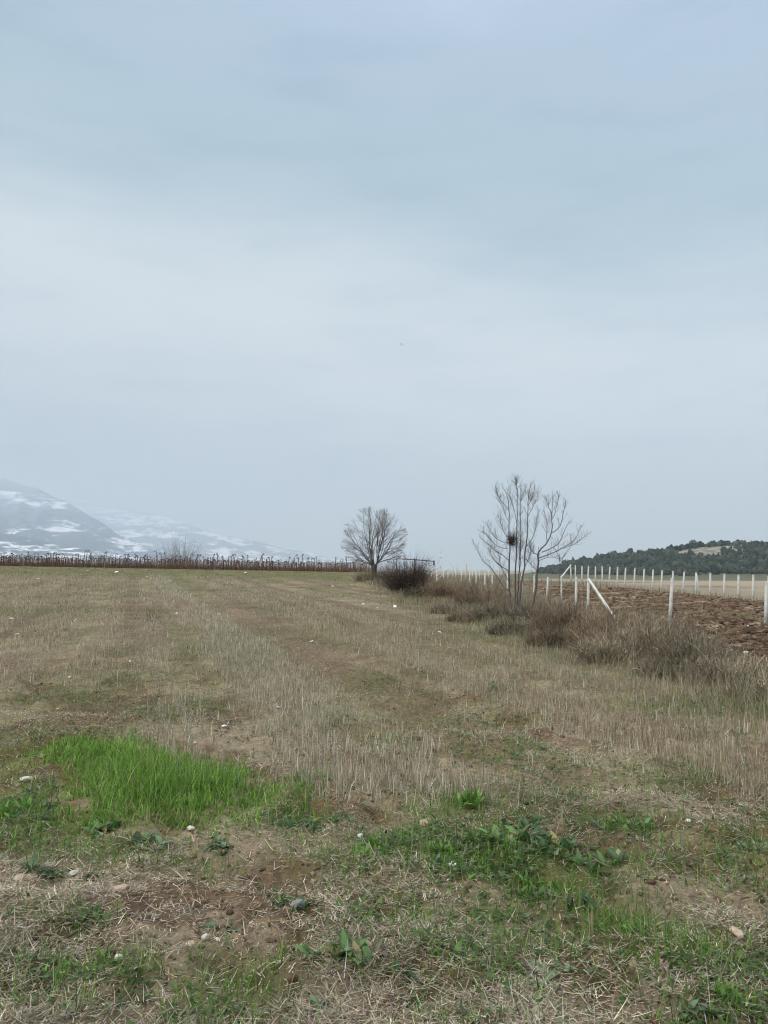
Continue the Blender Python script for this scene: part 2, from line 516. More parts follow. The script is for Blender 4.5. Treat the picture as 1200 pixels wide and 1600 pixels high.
def lumps(P, size, color, V0, F0, jit=0.25, flat=0.7):
    n = len(P); k = len(V0)
    a = RNG.random(n) * 2 * np.pi
    ca, sa = np.cos(a), np.sin(a)
    V = np.repeat(V0[None], n, 0) * (1 + jit * RNG.normal(size=(n, k, 1)))
    V = V * (1 + 0.3 * RNG.normal(size=(n, 1, 3))) * np.array([1, 1, flat])
    x = V[..., 0] * ca[:, None] - V[..., 1] * sa[:, None]; y = V[..., 0] * sa[:, None] + V[..., 1] * ca[:, None]
    V = np.stack([x, y, V[..., 2]], -1) * size[:, None, None] + P[:, None, :]
    T = (np.arange(n) * k)[:, None, None] + F0[None]
    return V.reshape(-1, 3), T.reshape(-1, 3), np.repeat(color, k, 0)

def build_clods():
    n = 26000
    Y = 12 * (80 / 12) ** RNG.random(n)
    x0 = hedge_x(Y) + 2.8; X = x0 + RNG.random(n) * (0.62 * Y + 2 - x0)
    m = plough_mask(X, Y)
    ok = (m > 0.35) & (X > x0)
    X, Y = X[ok], Y[ok]
    size = np.clip(RNG.lognormal(-3.45, .6, len(X)), .01, .12)
    z = zs(X, Y) + plough_mask(X, Y) * plough_h(X, Y) + size * .2
    c = pal([(0.085, 0.055, 0.036), (0.12, 0.08, 0.056), (0.19, 0.145, 0.105), (0.055, 0.034, 0.023)], len(X), .2, weights=[3, 3, 1.2, 2])
    V, T, C = lumps(np.stack([X, Y, z], 1), size, c, ICO_V, ICO_F, .22, .65)
    o = obj('soil_clods', np_mesh('soil_clods', V, None, T, C), mat_tint('clod_earth', .95, 0, .1))
    tag(o, 'loose brown earth clods turned up by the plough', 'soil', kind='stuff')
build_clods()

# crumbs of soil and small pale grit in the near field
def build_crumbs():
    X, Y = sample(24000, 2.2, 12)
    ok = field_side(X, Y) & (greenness(X, Y) < .45) & (fbm(X * 1.5, Y * 1.5, 131, 3) > .42)
    X, Y = X[ok], Y[ok]
    size = np.clip(RNG.lognormal(-5.1, .55, len(X)), .002, .018)
    c = pal([(0.15, 0.105, 0.066), (0.175, 0.118, 0.072), (0.10, 0.07, 0.046), (0.24, 0.19, 0.135)], len(X), .15, weights=[3, 2, 2, .7])
    V, T, C = lumps(np.stack([X, Y, gz(X, Y) + size * .1], 1), size, c, ICO_V, ICO_F, .34, .75)
    o = obj('soil_crumbs', np_mesh('soil_crumbs', V, None, T, C), mat_tint('crumb_earth', .95, 0, .1))
    tag(o, 'small crumbs of reddish brown soil in the foreground', 'soil', kind='stuff')
build_crumbs()

# ------------------------------------------------------------------ grasses and stubble
M_STRAW = mat_tint('dry_straw', .7, .25)
M_GRASS = mat_tint('green_blade', .55, .4, .3)

def build_stubble():
    X, Y = sample(560000, 4.4, 66)
    p = stubble(X, Y)
    ok = (RNG.random(len(X)) < p * .75) & field_side(X, Y)
    X, Y = X[ok], Y[ok]
    w0 = W(X, Y); pitch = .19
    snap = np.round(w0 / pitch) * pitch + RNG.normal(0, .016, len(X))
    X = np.where(RNG.random(len(X)) < .82, X + snap - w0, X)
    X, Y = clump(X, Y, 4, .016); n = len(X)
    w = W(X, Y)
    red = sstep(3.6, 4.4, w) * .6 + (1 - sstep(0, .6, w)) * .6
    red = np.clip(red + .6 * (fbm(X * .4, Y * .25, 141, 3) - .5), 0, 1)
    pale = pal([(0.50, 0.43, 0.32), (0.40, 0.355, 0.275), (0.30, 0.255, 0.185), (0.26, 0.25, 0.155), (0.58, 0.53, 0.43)], n, .26)
    brown = pal([(0.37, 0.275, 0.18), (0.29, 0.21, 0.145), (0.44, 0.36, 0.25), (0.24, 0.19, 0.13)], n, .22)
    c = pale + (brown - pale) * (RNG.random(n) < red)[:, None]
    L = np.clip(RNG.normal(.105, .045, n), .025, .25) * (0.8 + .4 * fbm(X * .5, Y * .5, 143, 2))
    put_blades('dry_stubble', 'pale upright cereal stubble in drilled rows across the field', 'stubble', M_STRAW, X, Y, L,
               np.abs(RNG.normal(0, .34, n)), RNG.normal(0, .5, n), RNG.uniform(.003, .006, n) * lod(Y), c, 2)
build_stubble()

def build_litter():
    X, Y = sample(800000, 2.15, 34)
    g = greenness(X, Y)
    a = fbm(X * 1.3, Y * 1.3, 151, 4)
    p = (0.24 + .8 * sstep(.40, .6, a)) * (1 - .35 * bare_strip(X, Y)) * (1 - .85 * g) * (1 - .4 * np.clip(stubble(X, Y), 0, 1))
    ok = (RNG.random(len(X)) < p) & field_side(X, Y) & ~in_poly(X, Y, GRASS_POLY)
    X, Y = X[ok], Y[ok]; n = len(X)
    c = pal([(0.56, 0.49, 0.36), (0.45, 0.39, 0.285), (0.28, 0.22, 0.15), (0.60, 0.55, 0.45), (0.17, 0.125, 0.085), (0.34, 0.315, 0.26)], n, .26, weights=[2.2, 3, 3, 1.2, 2.4, 1.6])
    L = np.clip(RNG.lognormal(-3.3, .62, n), .01, .16)
    put_blades('straw_litter', 'flattened pale straw and dead stalks lying over the soil', 'straw', M_STRAW, X, Y, L,
               np.clip(RNG.normal(1.46, .16, n), .7, 1.75), RNG.normal(.1, .4, n), RNG.uniform(.002, .005, n) * lod(Y), c * (.62 + .76 * fbm(X * 2.6, Y * 2.6, 153, 3))[:, None], 3, sink=-.004,
               lift=np.abs(RNG.normal(0, .012, n)))
build_litter()

def build_dead_tufts():
    # thin bent dead grass standing between the rows and all over the middle distance
    X, Y = sample(300000, 2.3, 72)
    a = .5 * fbm(W(X, Y) * 1.1, Y * .35, 161, 4) + .5 * fbm(W(X, Y) * 1.9, Y * .05, 169, 3)
    p = (0.05 + .8 * sstep(.47, .63, a)) * (0.05 + .95 * sstep(6, 12, Y)) * (1 - sstep(58, 68, Y) * .6) * (1 - .5 * greenness(X, Y)) * (1 - .85 * bare_strip(X, Y))
    ok = (RNG.random(len(X)) < p) & ((X - hedge_x(Y) < 1.5) | (Y < 11)) & ~in_poly(X, Y, GRASS_POLY)
    X, Y = clump(X[ok], Y[ok], 8, .03); n = len(X)
    mix = np.clip(sstep(.35, .65, fbm(X * .3, Y * .15, 163, 4)), 0, 1)
    c1 = pal([(0.27, 0.20, 0.135), (0.215, 0.155, 0.11), (0.33, 0.25, 0.175)], n, .22)
    c2 = pal([(0.36, 0.31, 0.225), (0.27, 0.235, 0.155), (0.20, 0.20, 0.11), (0.46, 0.41, 0.31)], n, .22)
    c = np.where((RNG.random(n) < mix)[:, None], c1, c2)
    tone = .15 + .8 * fbm(W(X, Y) * 1.3, Y * .3, 165, 4) + .8 * fbm(W(X, Y) * 1.7, Y * .05, 167, 3)
    c = np.clip(c * tone[:, None], .01, .7)
    L = np.clip(RNG.normal(.11, .06, n), .03, .32)
    put_blades('dead_grass', 'thin reddish brown dead grass over the middle of the field', 'dry grass', M_STRAW, X, Y, L,
               np.abs(RNG.normal(.25, .35, n)), RNG.normal(.5, .6, n), RNG.uniform(.002, .0045, n) * lod(Y), c, 3)
build_dead_tufts()

def build_green():
    X, Y = sample(680000, 2.2, 78)
    g = greenness(X, Y)
    ok = (RNG.random(len(X)) < g * 1.15 * (0.8 + .2 * (Y < 9))) & ((X - hedge_x(Y) < 1.2) | (Y < 11)) & ~in_poly(X, Y, GRASS_POLY)
    X, Y = X[ok], Y[ok]; n = len(X)
    far = sstep(7, 14, Y)[:, None]
    cn = pal([(0.104, 0.225, 0.027), (0.142, 0.295, 0.036), (0.072, 0.152, 0.025), (0.165, 0.215, 0.065), (0.26, 0.26, 0.10)], n, .22, weights=[3, 3, 2.4, 1.5, .7])
    cf = pal([(0.15, 0.165, 0.06), (0.115, 0.14, 0.05), (0.20, 0.19, 0.09)], n, .2)
    c = cn + (cf - cn) * far
    L = np.clip(RNG.lognormal(-2.75, .5, n), .02, .22)
    put_blades('green_grass', 'short green grass and seedlings scattered through the straw', 'grass', M_GRASS, X, Y, L,
               np.abs(RNG.normal(.25, .4, n)), RNG.normal(.6, .6, n), RNG.uniform(.0022, .0052, n) * lod(Y), c, 3)
build_green()

def build_leaves():
    # small round weed leaves close to the soil
    X, Y = sample(260000, 2.2, 24)
    g = greenness(X, Y)
    a = fbm(X * 1.8, Y * 1.8, 171, 3)
    ok = (RNG.random(len(X)) < (.03 + 1.7 * g ** 1.6) * sstep(.38, .56, a)) & field_side(X, Y) & ~in_poly(X, Y, GRASS_POLY)
    X, Y = X[ok], Y[ok]; n = len(X)
    c = pal([(0.078, 0.145, 0.034), (0.112, 0.19, 0.05), (0.055, 0.10, 0.03), (0.16, 0.195, 0.11)], n, .26)
    put_blades('ground_leaves', 'low round green weed leaves spread over the soil', 'ground cover', M_GRASS, X, Y,
               np.clip(RNG.normal(.034, .014, n), .012, .08), np.clip(RNG.normal(1.15, .3, n), .2, 1.6), RNG.normal(.35, .3, n),
               np.clip(RNG.normal(.016, .006, n), .006, .034), c, 3, sink=-.002, lift=np.abs(RNG.normal(0.006, .02, n)))
build_leaves()

def build_patch():
    lo, hi = GRASS_POLY.min(0), GRASS_POLY.max(0)
    n = 40000
    X = RNG.uniform(lo[0] - .3, hi[0] + .3, n); Y = RNG.uniform(lo[1] - .3, hi[1] + .3, n)
    jx = X + .45 * (fbm(X * 2, Y * 2, 181, 3) - .5) + RNG.normal(0, .15, n); jy = Y + .6 * (fbm(X * 2.4, Y * 2.4, 183, 3) - .5) + RNG.normal(0, .13, n)
    ok = in_poly(jx, jy, GRASS_POLY) & (fbm(X * 5, Y * 5, 185, 3) > .2 + .12 * RNG.random(n))
    X, Y = X[ok], Y[ok]; n = len(X)
    # blades get longer from the ragged edge into the middle
    d = np.full(n, 9.0)
    for i in range(len(GRASS_POLY)):
        a, b = GRASS_POLY[i - 1], GRASS_POLY[i]; ab = b - a
        t = np.clip(((X - a[0]) * ab[0] + (Y - a[1]) * ab[1]) / (ab @ ab), 0, 1)
        d = np.minimum(d, np.hypot(X - a[0] - t * ab[0], Y - a[1] - t * ab[1]))
    L = (0.065 + 0.13 * sstep(0, .65, d)) * np.clip(RNG.normal(1, .25, n), .4, 1.6) * (.75 + .5 * fbm(X * 3, Y * 3, 187, 3))
    c = pal([(0.13, 0.285, 0.03), (0.092, 0.195, 0.025), (0.175, 0.345, 0.042), (0.26, 0.38, 0.10), (0.42, 0.38, 0.18), (0.36, 0.29, 0.18)], n, .3, weights=[4, 3.4, 2.8, 1.6, .8, .5])
    put_blades('tall_green_grass', 'patch of tall bright green grass left of the middle', 'grass', M_GRASS, X, Y, L,
               np.abs(RNG.normal(.25, .3, n)), np.clip(RNG.normal(1.05, .65, n), -.3, 2.6), RNG.uniform(.0035, .0085, n), c, 4)
build_patch()

# ------------------------------------------------------------------ trees
BARK = mat_tint('grey_bark', .9, 0, .1)

def twigs(P, line, rmax, rng, n, L, C, up=.5, sub=2):
    line = np.asarray(line)
    seg = np.linalg.norm(np.diff(line, axis=0), axis=1); cum = np.concatenate([[0], np.cumsum(seg)])
    for k in range(n):
        t = rng.uniform(.22, 1.0) * cum[-1]
        i = min(np.searchsorted(cum, t) - 1, len(seg) - 1); i = max(i, 0)
        p = line[i] + (line[i + 1] - line[i]) * (t - cum[i]) / seg[i]
        d = (line[i + 1] - line[i]) / seg[i]
        rd = rng.normal(size=3); rd -= d * (rd @ d); rd /= np.linalg.norm(rd) + 1e-9
        v = d * .55 + rd * .85 + np.array([0, 0, up * .5]); v /= np.linalg.norm(v)
        ll = L * rng.uniform(.45, 1.1) * (1.1 - .55 * t / cum[-1])
        pts = [p]; 
        for s in range(4):
            v = v + np.array([0, 0, up * .22]) + rng.normal(0, .13, 3); v /= np.linalg.norm(v)
            pts.append(pts[-1] + v * ll / 4)
        P.tube(pts, np.linspace(rmax, rmax * .45, 5), 3, C, False)
        if sub:
            twigs(P, pts, rmax * .65, rng, sub, ll * .55, C, up, 0)

# the round-crowned tree at the end of the hedge
def round_tree():
    rng = np.random.default_rng(23)
    base = hit(585, 909); m = base[1] / F
    H = 117 * m
    ctr = np.array([-.03, 0, .585 * H]); ell = np.array([54 * m, 50 * m, .43 * H])
    t = empty('round_tree', base, 'round crowned bare tree standing at the far end of the hedge', 'tree')
    tr, cr = Pile(), Pile()
    col = np.array([0.095, 0.084, 0.076])
    def reach(p, d):
        """distance to the crown outline along d"""
        q = (p - ctr) / ell; e = d / ell
        a, b, c = e @ e, 2 * q @ e, q @ q - 1
        D = b * b - 4 * a * c
        if D <= 0 or c > 0: return .1
        return max(.1, (-b + math.sqrt(D)) / (2 * a))
    def grow(P, p, d, r, lev):
        L = reach(p, d) * (rng.uniform(.92, 1.06) if lev < 2 else rng.uniform(.6, 1.03))
        L = min(L, (9, 9, 1.7, .75, .4)[lev])
        n = max(4, int(L / .13)); pts = [p]; v = d.copy()
        for k in range(n):
            v = v + rng.normal(0, .065, 3) + np.array([0, 0, .008]); v /= np.linalg.norm(v)
            pts.append(pts[-1] + v * L / n)
        pts = np.array(pts)
        r1 = .0042
        rr = r1 + (r - r1) * (1 - np.linspace(0, 1, n + 1)) ** .75
        P.tube(pts, rr, 6 if r > .03 else 4, col * rng.uniform(.8, 1.25) * (1 + .22 * lev), False)
        if lev >= 4: return
        nk = (0, 7, 4, 2)[lev]
        for k in range(nk):
            f = .22 + .76 * (k + rng.random()) / nk; i = min(int(f * n), n - 1)
            b = pts[i + 1] - pts[i]; b /= np.linalg.norm(b)
            rd = rng.normal(size=3); rd -= b * (rd @ b); rd /= np.linalg.norm(rd)
            out = (pts[i] - ctr) / ell; out /= np.linalg.norm(out) + 1e-6
            a = rng.uniform(.4, .8)
            v = b * math.cos(a) + rd * math.sin(a) + out * .2; v /= np.linalg.norm(v)
            grow(cr, pts[i], v, max(.0042, rr[i] * rng.uniform(.45, .6)), lev + 1)
    # limbs fan out from a handful of stems to points spread evenly over the crown
    stems = []
    for k in range(6):
        a = k / 6 * 2 * math.pi + .4
        x, y = math.cos(a), math.sin(a)
        top = np.array([x * .20, y * .20, rng.uniform(1.0, 1.5)])
        r = rng.uniform(.05, .065)
        line = np.array([[x * .05, y * .05, -.05], [x * .07, y * .07, .38 * top[2]], [x * .13, y * .12, .7 * top[2]], top])
        tr.tube(line, [r * 1.25, r * 1.1, r, r * .9], 7, col * rng.uniform(.8, 1.2), True)
        stems.append((top, line))
    m_l = 23
    for k in range(m_l):
        u = 1 - 1.5 * (k + .5) / m_l
        ph = k * 2.39996
        tgt = ctr + ell * np.array([math.sqrt(1 - u * u) * math.cos(ph), math.sqrt(1 - u * u) * math.sin(ph), u])
        top, line = min(stems, key=lambda q: np.linalg.norm((tgt - q[0]) * [1, 1, .3]) + rng.random() * .3)
        f = rng.uniform(.55, 1.0) if u < .3 else 1.0
        p = line[2] + (line[3] - line[2]) * f
        d = tgt - p; d /= np.linalg.norm(d)
        grow(cr, p, d, rng.uniform(.022, .04), 1)
    tr.tube([(0, 0, -.25), (0, 0, .1), (.01, 0, .42), (.01, 0, .62)], [.19, .15, .125, .06], 8, col)
    obj('trunk', tr.mesh('trunk'), BARK, t); obj('crown', cr.mesh('crown'), BARK, t)
    return base
TREE_BASE = round_tree()

Z8 = lambda zx, zy: (700 + zx / 5.4545, 730 + zy / 5.4545)

def limb_tree(name, label, Yt, basepx, trunks, limbs, seed, col, ntw, Ltw, cut=None):
    rng = np.random.default_rng(seed)
    bx = (basepx - 600) / F * Yt
    bz = float(zs(bx, Yt))
    t = empty(name, (bx, Yt, bz), label, 'tree')
    o = np.array([bx, Yt, bz])
    tr, cr = Pile(), Pile()
    def line3(pts, y0, y1):
        out = []
        for k, (a, b) in enumerate(pts):
            px, py = Z8(a, b)
            f = k / (len(pts) - 1)
            out.append(at(px, py, Yt + y0 + (y1 - y0) * f) - o)
        out = np.array(out)
        # resample smooth with small crookedness
        seg = np.concatenate([[0], np.cumsum(np.linalg.norm(np.diff(out, axis=0), axis=1))])
        n = max(6, int(seg[-1] / .12)); u = np.linspace(0, seg[-1], n)
        L = np.stack([np.interp(u, seg, out[:, c]) for c in range(3)], 1)
        L[1:-1] = .5 * L[1:-1] + .25 * (L[:-2] + L[2:])
        L[1:] += rng.normal(0, .006, L[1:].shape)
        return L
    for pts, r0, r1, y0, y1 in trunks:
        L = line3(pts, y0, y1)
        if L[0, 2] > -.1: L = np.concatenate([[[L[0, 0] + .02, L[0, 1], -.15]], L])
        tr.tube(L, np.linspace(r0 * .76, r1 * .75, len(L)), 6, col * rng.uniform(.85, 1.15), True)
        twigs(cr, L[len(L) // 4:], .0038, rng, ntw, Ltw, col * 1.45, .95, 2)
    for pts, r0, r1, y0, y1 in limbs:
        L = line3(pts, y0, y1)
        cr.tube(L, np.linspace(r0 * .75, r1 * .7, len(L)), 5, col * rng.uniform(.85, 1.2), False)
        twigs(cr, L, .0036, rng, int(ntw * .8), Ltw * .85, col * 1.45, .85, 2)
    obj('trunk', tr.mesh('trunk'), BARK, t); obj('crown', cr.mesh('crown'), BARK, t)

YN = 20.0
col_n = np.array([0.115, 0.102, 0.09])
limb_tree('slender_tree', 'tall leafless tree of several slender upright stems carrying the nest', YN, 806,
  [([(548, 1330), (535, 1200), (520, 1050), (520, 880), (530, 700), (518, 560), (522, 400), (515, 300), (505, 220), (470, 180)], .042, .007, 0, .1),
   ([(570, 1330), (575, 1150), (575, 900), (585, 700), (585, 520), (590, 350), (592, 200), (575, 130), (545, 110)], .036, .007, .1, -.15),
   ([(600, 1330), (610, 1130), (630, 950), (655, 840), (660, 700), (680, 520), (682, 330), (685, 220), (715, 130)], .04, .007, -.1, .25),
   ([(585, 1300), (600, 1000), (615, 800), (620, 540), (618, 330), (625, 200), (618, 130)], .028, .006, .2, .3)],
  [([(592, 220), (583, 150), (582, 95)], .01, .005, -.1, -.3),
   ([(520, 890), (440, 835), (370, 760), (340, 690)], .016, .006, 0, -.5),
   ([(520, 1060), (470, 1010), (420, 930), (370, 860), (300, 800), (265, 740), (240, 670), (215, 650)], .02, .006, 0, .5),
   ([(525, 800), (470, 750), (420, 720), (360, 690), (320, 625), (265, 597)], .016, .005, 0, .35),
   ([(512, 690), (440, 690), (380, 640), (335, 570), (290, 545)], .014, .005, 0, -.3),
   ([(518, 640), (430, 640), (385, 575), (345, 510), (318, 480)], .014, .005, 0, .2),
   ([(515, 600), (465, 540), (442, 440), (420, 410)], .012, .005, 0, -.4),
   ([(520, 360), (460, 300), (425, 235), (398, 168)], .011, .005, 0, .3),
   ([(515, 460), (480, 390), (455, 300), (440, 250)], .010, .005, 0, .5),
   ([(585, 480), (560, 350), (520, 220), (515, 140)], .010, .005, 0, -.4),
   ([(683, 420), (730, 330), (760, 250), (775, 205)], .011, .005, 0, .4),
   ([(683, 330), (720, 260), (740, 180)], .010, .004, 0, -.3),
   ([(660, 690), (700, 640), (745, 560), (752, 450), (772, 360)], .013, .005, 0, .2),
   ([(655, 850), (700, 760), (710, 690), (690, 640)], .012, .005, 0, -.3),
   ([(590, 330), (640, 250), (660, 170)], .009, .004, 0, .2),
   ([(520, 980), (480, 900), (450, 850), (440, 780), (430, 720)], .012, .005, 0, -.4),
   ([(630, 950), (600, 850), (610, 760), (640, 640)], .012, .005, 0, .4)],
  41, col_n, 34, .46)
limb_tree('pollard_tree', 'leafless tree with a short thick cut trunk and wide spreading branches', YN - .6, 839,
  [([(700, 1320), (720, 1180), (755, 1000), (765, 850), (772, 715)], .038, .03, 0, 0)],
  [([(770, 750), (720, 725), (700, 675)], .016, .006, 0, -.3),
   ([(772, 725), (830, 660), (880, 590), (892, 480), (880, 400), (895, 300), (888, 205)], .026, .006, 0, .2),
   ([(884, 560), (950, 520), (975, 450), (990, 340), (1010, 280)], .016, .005, 0, -.4),
   ([(800, 725), (920, 680), (970, 610), (992, 530), (1045, 458)], .018, .005, 0, .4),
   ([(775, 775), (900, 730), (1010, 670), (1090, 615), (1140, 495)], .02, .005, 0, -.3),
   ([(980, 695), (1050, 665), (1110, 640), (1195, 565)], .012, .004, 0, .3),
   ([(845, 640), (840, 560), (848, 460), (815, 370)], .014, .005, 0, -.3),
   ([(890, 440), (930, 340), (945, 230)], .012, .005, 0, .3),
   ([(880, 400), (850, 310), (830, 260)], .010, .005, 0, -.3),
   ([(765, 800), (830, 770), (900, 760), (960, 800)], .012, .004, 0, .5),
   ([(768, 900), (700, 820), (640, 770)], .012, .005, 0, -.3)],
  43, col_n, 28, .40)
limb_tree('sapling', 'thin leafless sapling rising behind the fence beside the cut trunk', 24.0, 874,
  [([(958, 1280), (955, 1000), (955, 790), (948, 740)], .028, .012, 0, 0)],
  [([(957, 800), (1010, 720), (1060, 660), (1090, 600)], .012, .004, 0, .3), ([(955, 790), (930, 740), (915, 700)], .009, .004, 0, -.3),
   ([(956, 830), (985, 760), (1040, 700)], .009, .004, 0, -.3)],
  47, col_n * 1.1, 12, .34)

# nest lodged in the slender tree
def nest():
    c = at(800, 845, YN + .02)
    rng = np.random.default_rng(9)
    P = Pile()
    for k in range(200):
        d = rng.normal(size=3); d /= np.linalg.norm(d)
        r = .15 * rng.random() ** .6
        p = d * r * np.array([1.0, 1.0, .85]); v = np.cross(d, rng.normal(size=3)); v /= np.linalg.norm(v) + 1e-9
        v = v + d * rng.uniform(-.1, .45); L = rng.uniform(.07, .17)
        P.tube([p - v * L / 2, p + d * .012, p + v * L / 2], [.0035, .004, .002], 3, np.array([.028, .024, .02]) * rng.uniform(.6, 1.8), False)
    for k in range(240):
        d = rng.normal(size=3); d /= np.linalg.norm(d); d[0] += .35; d[2] += .2
        p = d * rng.uniform(.08, .17); v = d * .7 + rng.normal(0, .6, 3)
        P.tube([p, p + v * .07, p + v * .15 + rng.normal(0, .03, 3)], [.003, .0025, .0015], 3, np.array([.12, .10, .075]) * rng.uniform(.4, 1.3), False)
    o = obj('nest', P.mesh('nest'), BARK); o.location = c
    tag(o, 'dark ball of twigs lodged high among the slender stems', 'bird nest')
nest()

# ------------------------------------------------------------------ shrubs of the hedge
TWIG = mat_tint('shrub_twig', .85, .1, .1)
LEAF = mat_tint('shrub_leaf', .75, .25, .15)

def shrub(name, label, px, Y, top, wpx, twig_cols, leaf_cols, nst=900, nlf=2600, depth=1.0, seed=1, spiky=0.0, leaf=0.024, low=0.0, cat='shrub', dome=.55):
    rng = np.random.default_rng(seed)
    X = (px - 600) / F * Y
    z0 = float(zs(X, Y))
    H = 1.3 * max(.25, at(px, top, Y)[2] - z0)
    rx = wpx / F * Y / 2; ry = max(.35, rx * depth)
    o = empty(name, (X, Y, z0), label, cat)
    a = rng.random(nst) * 2 * np.pi; r = np.sqrt(rng.random(nst))
    bx, by = r * np.cos(a) * rx * .8, r * np.sin(a) * ry * .8
    bz = zs(X + bx, Y + by) - z0 - .02
    out = np.arctan2(by + rng.normal(0, ry * .4, nst), bx + rng.normal(0, rx * .4, nst))
    hh = H * (1 - dome * r ** 2) * rng.uniform(.55, 1.12, nst)
    hh = hh * (.55 + .9 * vnoise(bx * 2.6 + seed, by * 2.6, 5)) * np.where(rng.random(nst) < .06, 1.35, 1)
    pt = .45 + 1.05 * vnoise(bx * 3.1 + seed * 1.7, by * 3.1, 9)  # twig clusters darkened: shade of the gaps painted into their colour
    c = pal(twig_cols, nst, .25, rng) * pt[:, None]
    wd = rng.uniform(.004, .013, nst) * (1 + Y / 40)
    V, Q, T, C = blades(np.stack([bx, by, bz], 1), out, hh * 1.08, np.abs(rng.normal(.2, .3, nst)), np.abs(rng.normal(.8, .7, nst)) * (1 - spiky), wd, c, 4, rng.random(nst) * 6.28, .3)
    P = Pile(); P.add(V, Q, T, C)
    # side twigs
    n2 = nst * 4
    k = rng.integers(0, nst, n2); f = rng.uniform(.2, 1.0, n2)
    Vr = V.reshape(nst, -1, 3)
    idx = np.clip((f * 3.99).astype(int), 0, 3)
    p0 = .5 * (Vr[k, idx * 2] + Vr[k, idx * 2 + 1]); p1 = np.where((idx < 3)[:, None], .5 * (Vr[k, np.minimum(idx * 2 + 2, 8)] + Vr[k, np.minimum(idx * 2 + 3, 8)]), Vr[k, 8])
    p = p0 + (p1 - p0) * (f * 4 % 1)[:, None]
    V2, Q2, T2, C2 = blades(p, rng.random(n2) * 6.28, H * rng.uniform(.08, .32, n2), np.abs(rng.normal(.8, .4, n2)), rng.normal(0, .5, n2),
                            rng.uniform(.0025, .005, n2) * (1 + Y / 40), pal(twig_cols, n2, .25, rng) * pt[k][:, None], 3, rng.random(n2) * 6.28, .3)
    P.add(V2, Q2, T2, C2)
    for q in range(int(34 + 10 * rx)):
        a0 = rng.random() * 6.28; r0 = math.sqrt(rng.random()) * .75
        b0 = np.array([r0 * math.cos(a0) * rx, r0 * math.sin(a0) * ry, 0]); b0[2] = float(zs(X + b0[0], Y + b0[1])) - z0 - .05
        v = np.array([rng.normal(0, .35), rng.normal(0, .35), 1.0]); L0 = H * rng.uniform(.6, 1.25) * (1 - .4 * r0 ** 2); pts = [b0]
        droop = rng.uniform(0, .32) * (1 - spiky)
        for k2 in range(6):
            v = v + np.array([b0[0] / rx, b0[1] / ry, 0]) * .09 + rng.normal(0, .12, 3) - np.array([0, 0, droop]); v /= np.linalg.norm(v)
            pts.append(pts[-1] + v * L0 / 6)
        rr = rng.uniform(.004, .008) * (1 + Y / 60)
        P.tube(pts, np.linspace(rr, rr * .4, 7), 4, pal(twig_cols, 1, .25, rng)[0] * rng.choice([.6, 1.0, 1.35]), False)
    obj('twigs', P.mesh('twigs'), TWIG, o)
    if nlf:
        V2r = V2.reshape(n2, -1, 3)
        k = rng.integers(0, n2, nlf); lp = V2r[k, rng.integers(0, 7, nlf)] + rng.normal(0, .02, (nlf, 3))
        if low: lp[:, 2] *= (1 - low * rng.random(nlf))
        V3, Q3, T3, C3 = blades(lp, rng.random(nlf) * 6.28, leaf * rng.uniform(.5, 1.6, nlf) * (1 + Y / 50), rng.uniform(.3, 2.6, nlf), rng.normal(0, .6, nlf),
                                leaf * .6 * rng.uniform(.5, 1.4, nlf) * (1 + Y / 50), pal(leaf_cols, nlf, .22, rng), 2)
        L = Pile(); L.add(V3, Q3, T3, C3)
        obj('foliage', L.mesh('foliage'), LEAF, o)
    return o

GREY = [(0.27, 0.225, 0.165), (0.36, 0.31, 0.23), (0.16, 0.13, 0.095), (0.20, 0.165, 0.12), (0.085, 0.068, 0.052)]
DARK = [(0.085, 0.07, 0.06), (0.11, 0.09, 0.075), (0.065, 0.05, 0.042)]
RUST = [(0.27, 0.18, 0.11), (0.21, 0.145, 0.09), (0.32, 0.225, 0.14), (0.16, 0.115, 0.08), (0.085, 0.06, 0.045)]
STRAW = [(0.42, 0.36, 0.25), (0.33, 0.28, 0.19), (0.50, 0.43, 0.31)]
OLIVE = [(0.105, 0.105, 0.05), (0.13, 0.12, 0.06), (0.09, 0.085, 0.05), (0.17, 0.15, 0.085)]
DKGRN = [(0.055, 0.07, 0.035), (0.075, 0.085, 0.045), (0.05, 0.055, 0.035), (0.10, 0.10, 0.06)]
RLEAF = [(0.25, 0.15, 0.08), (0.19, 0.115, 0.065), (0.30, 0.19, 0.10), (0.14, 0.09, 0.055)]
GLEAF = [(0.24, 0.21, 0.145), (0.18, 0.16, 0.10), (0.29, 0.25, 0.18), (0.13, 0.115, 0.075)]

shrub('dark_bush', 'dark rounded bush in front of the rusty pipe frame', 634, 35, 884, 54, DARK + [(0.13, 0.09, 0.07), (0.16, 0.12, 0.09)], [(0.14, 0.09, 0.06), (0.10, 0.07, 0.05), (0.12, 0.11, 0.06)], 1300, 5200, .8, 101, .3, .034, .3, dome=.34)
shrub('grass_tussock', 'mound of pale dry grass around the foot of the round tree', 580, 50.5, 893, 66, STRAW + GREY[:2], GLEAF, 1500, 600, .7, 102, .1, .02)
shrub('bramble', 'low dark green bramble in front of the dark rounded bush', 662, 30, 918, 76, DARK + DKGRN, DKGRN, 700, 3600, .9, 103, 0, .03)
shrub('bramble', 'brown bramble sloping down from the round tree towards the dark rounded bush', 612, 45, 905, 56, GREY + RUST, GLEAF + DKGRN, 700, 1700, .8, 115, 0, .026)
shrub('thicket', 'reddish brown thicket below the row of white posts', 706, 29, 911, 96, RUST + GREY[:1], RLEAF + GLEAF[:2], 1300, 3200, .8, 104, .1, .026)
shrub('thicket', 'brown thicket just left of the tall slender tree', 757, 24, 920, 104, GREY + RUST, RLEAF + GLEAF, 1400, 2900, .8, 105, .1, .024)
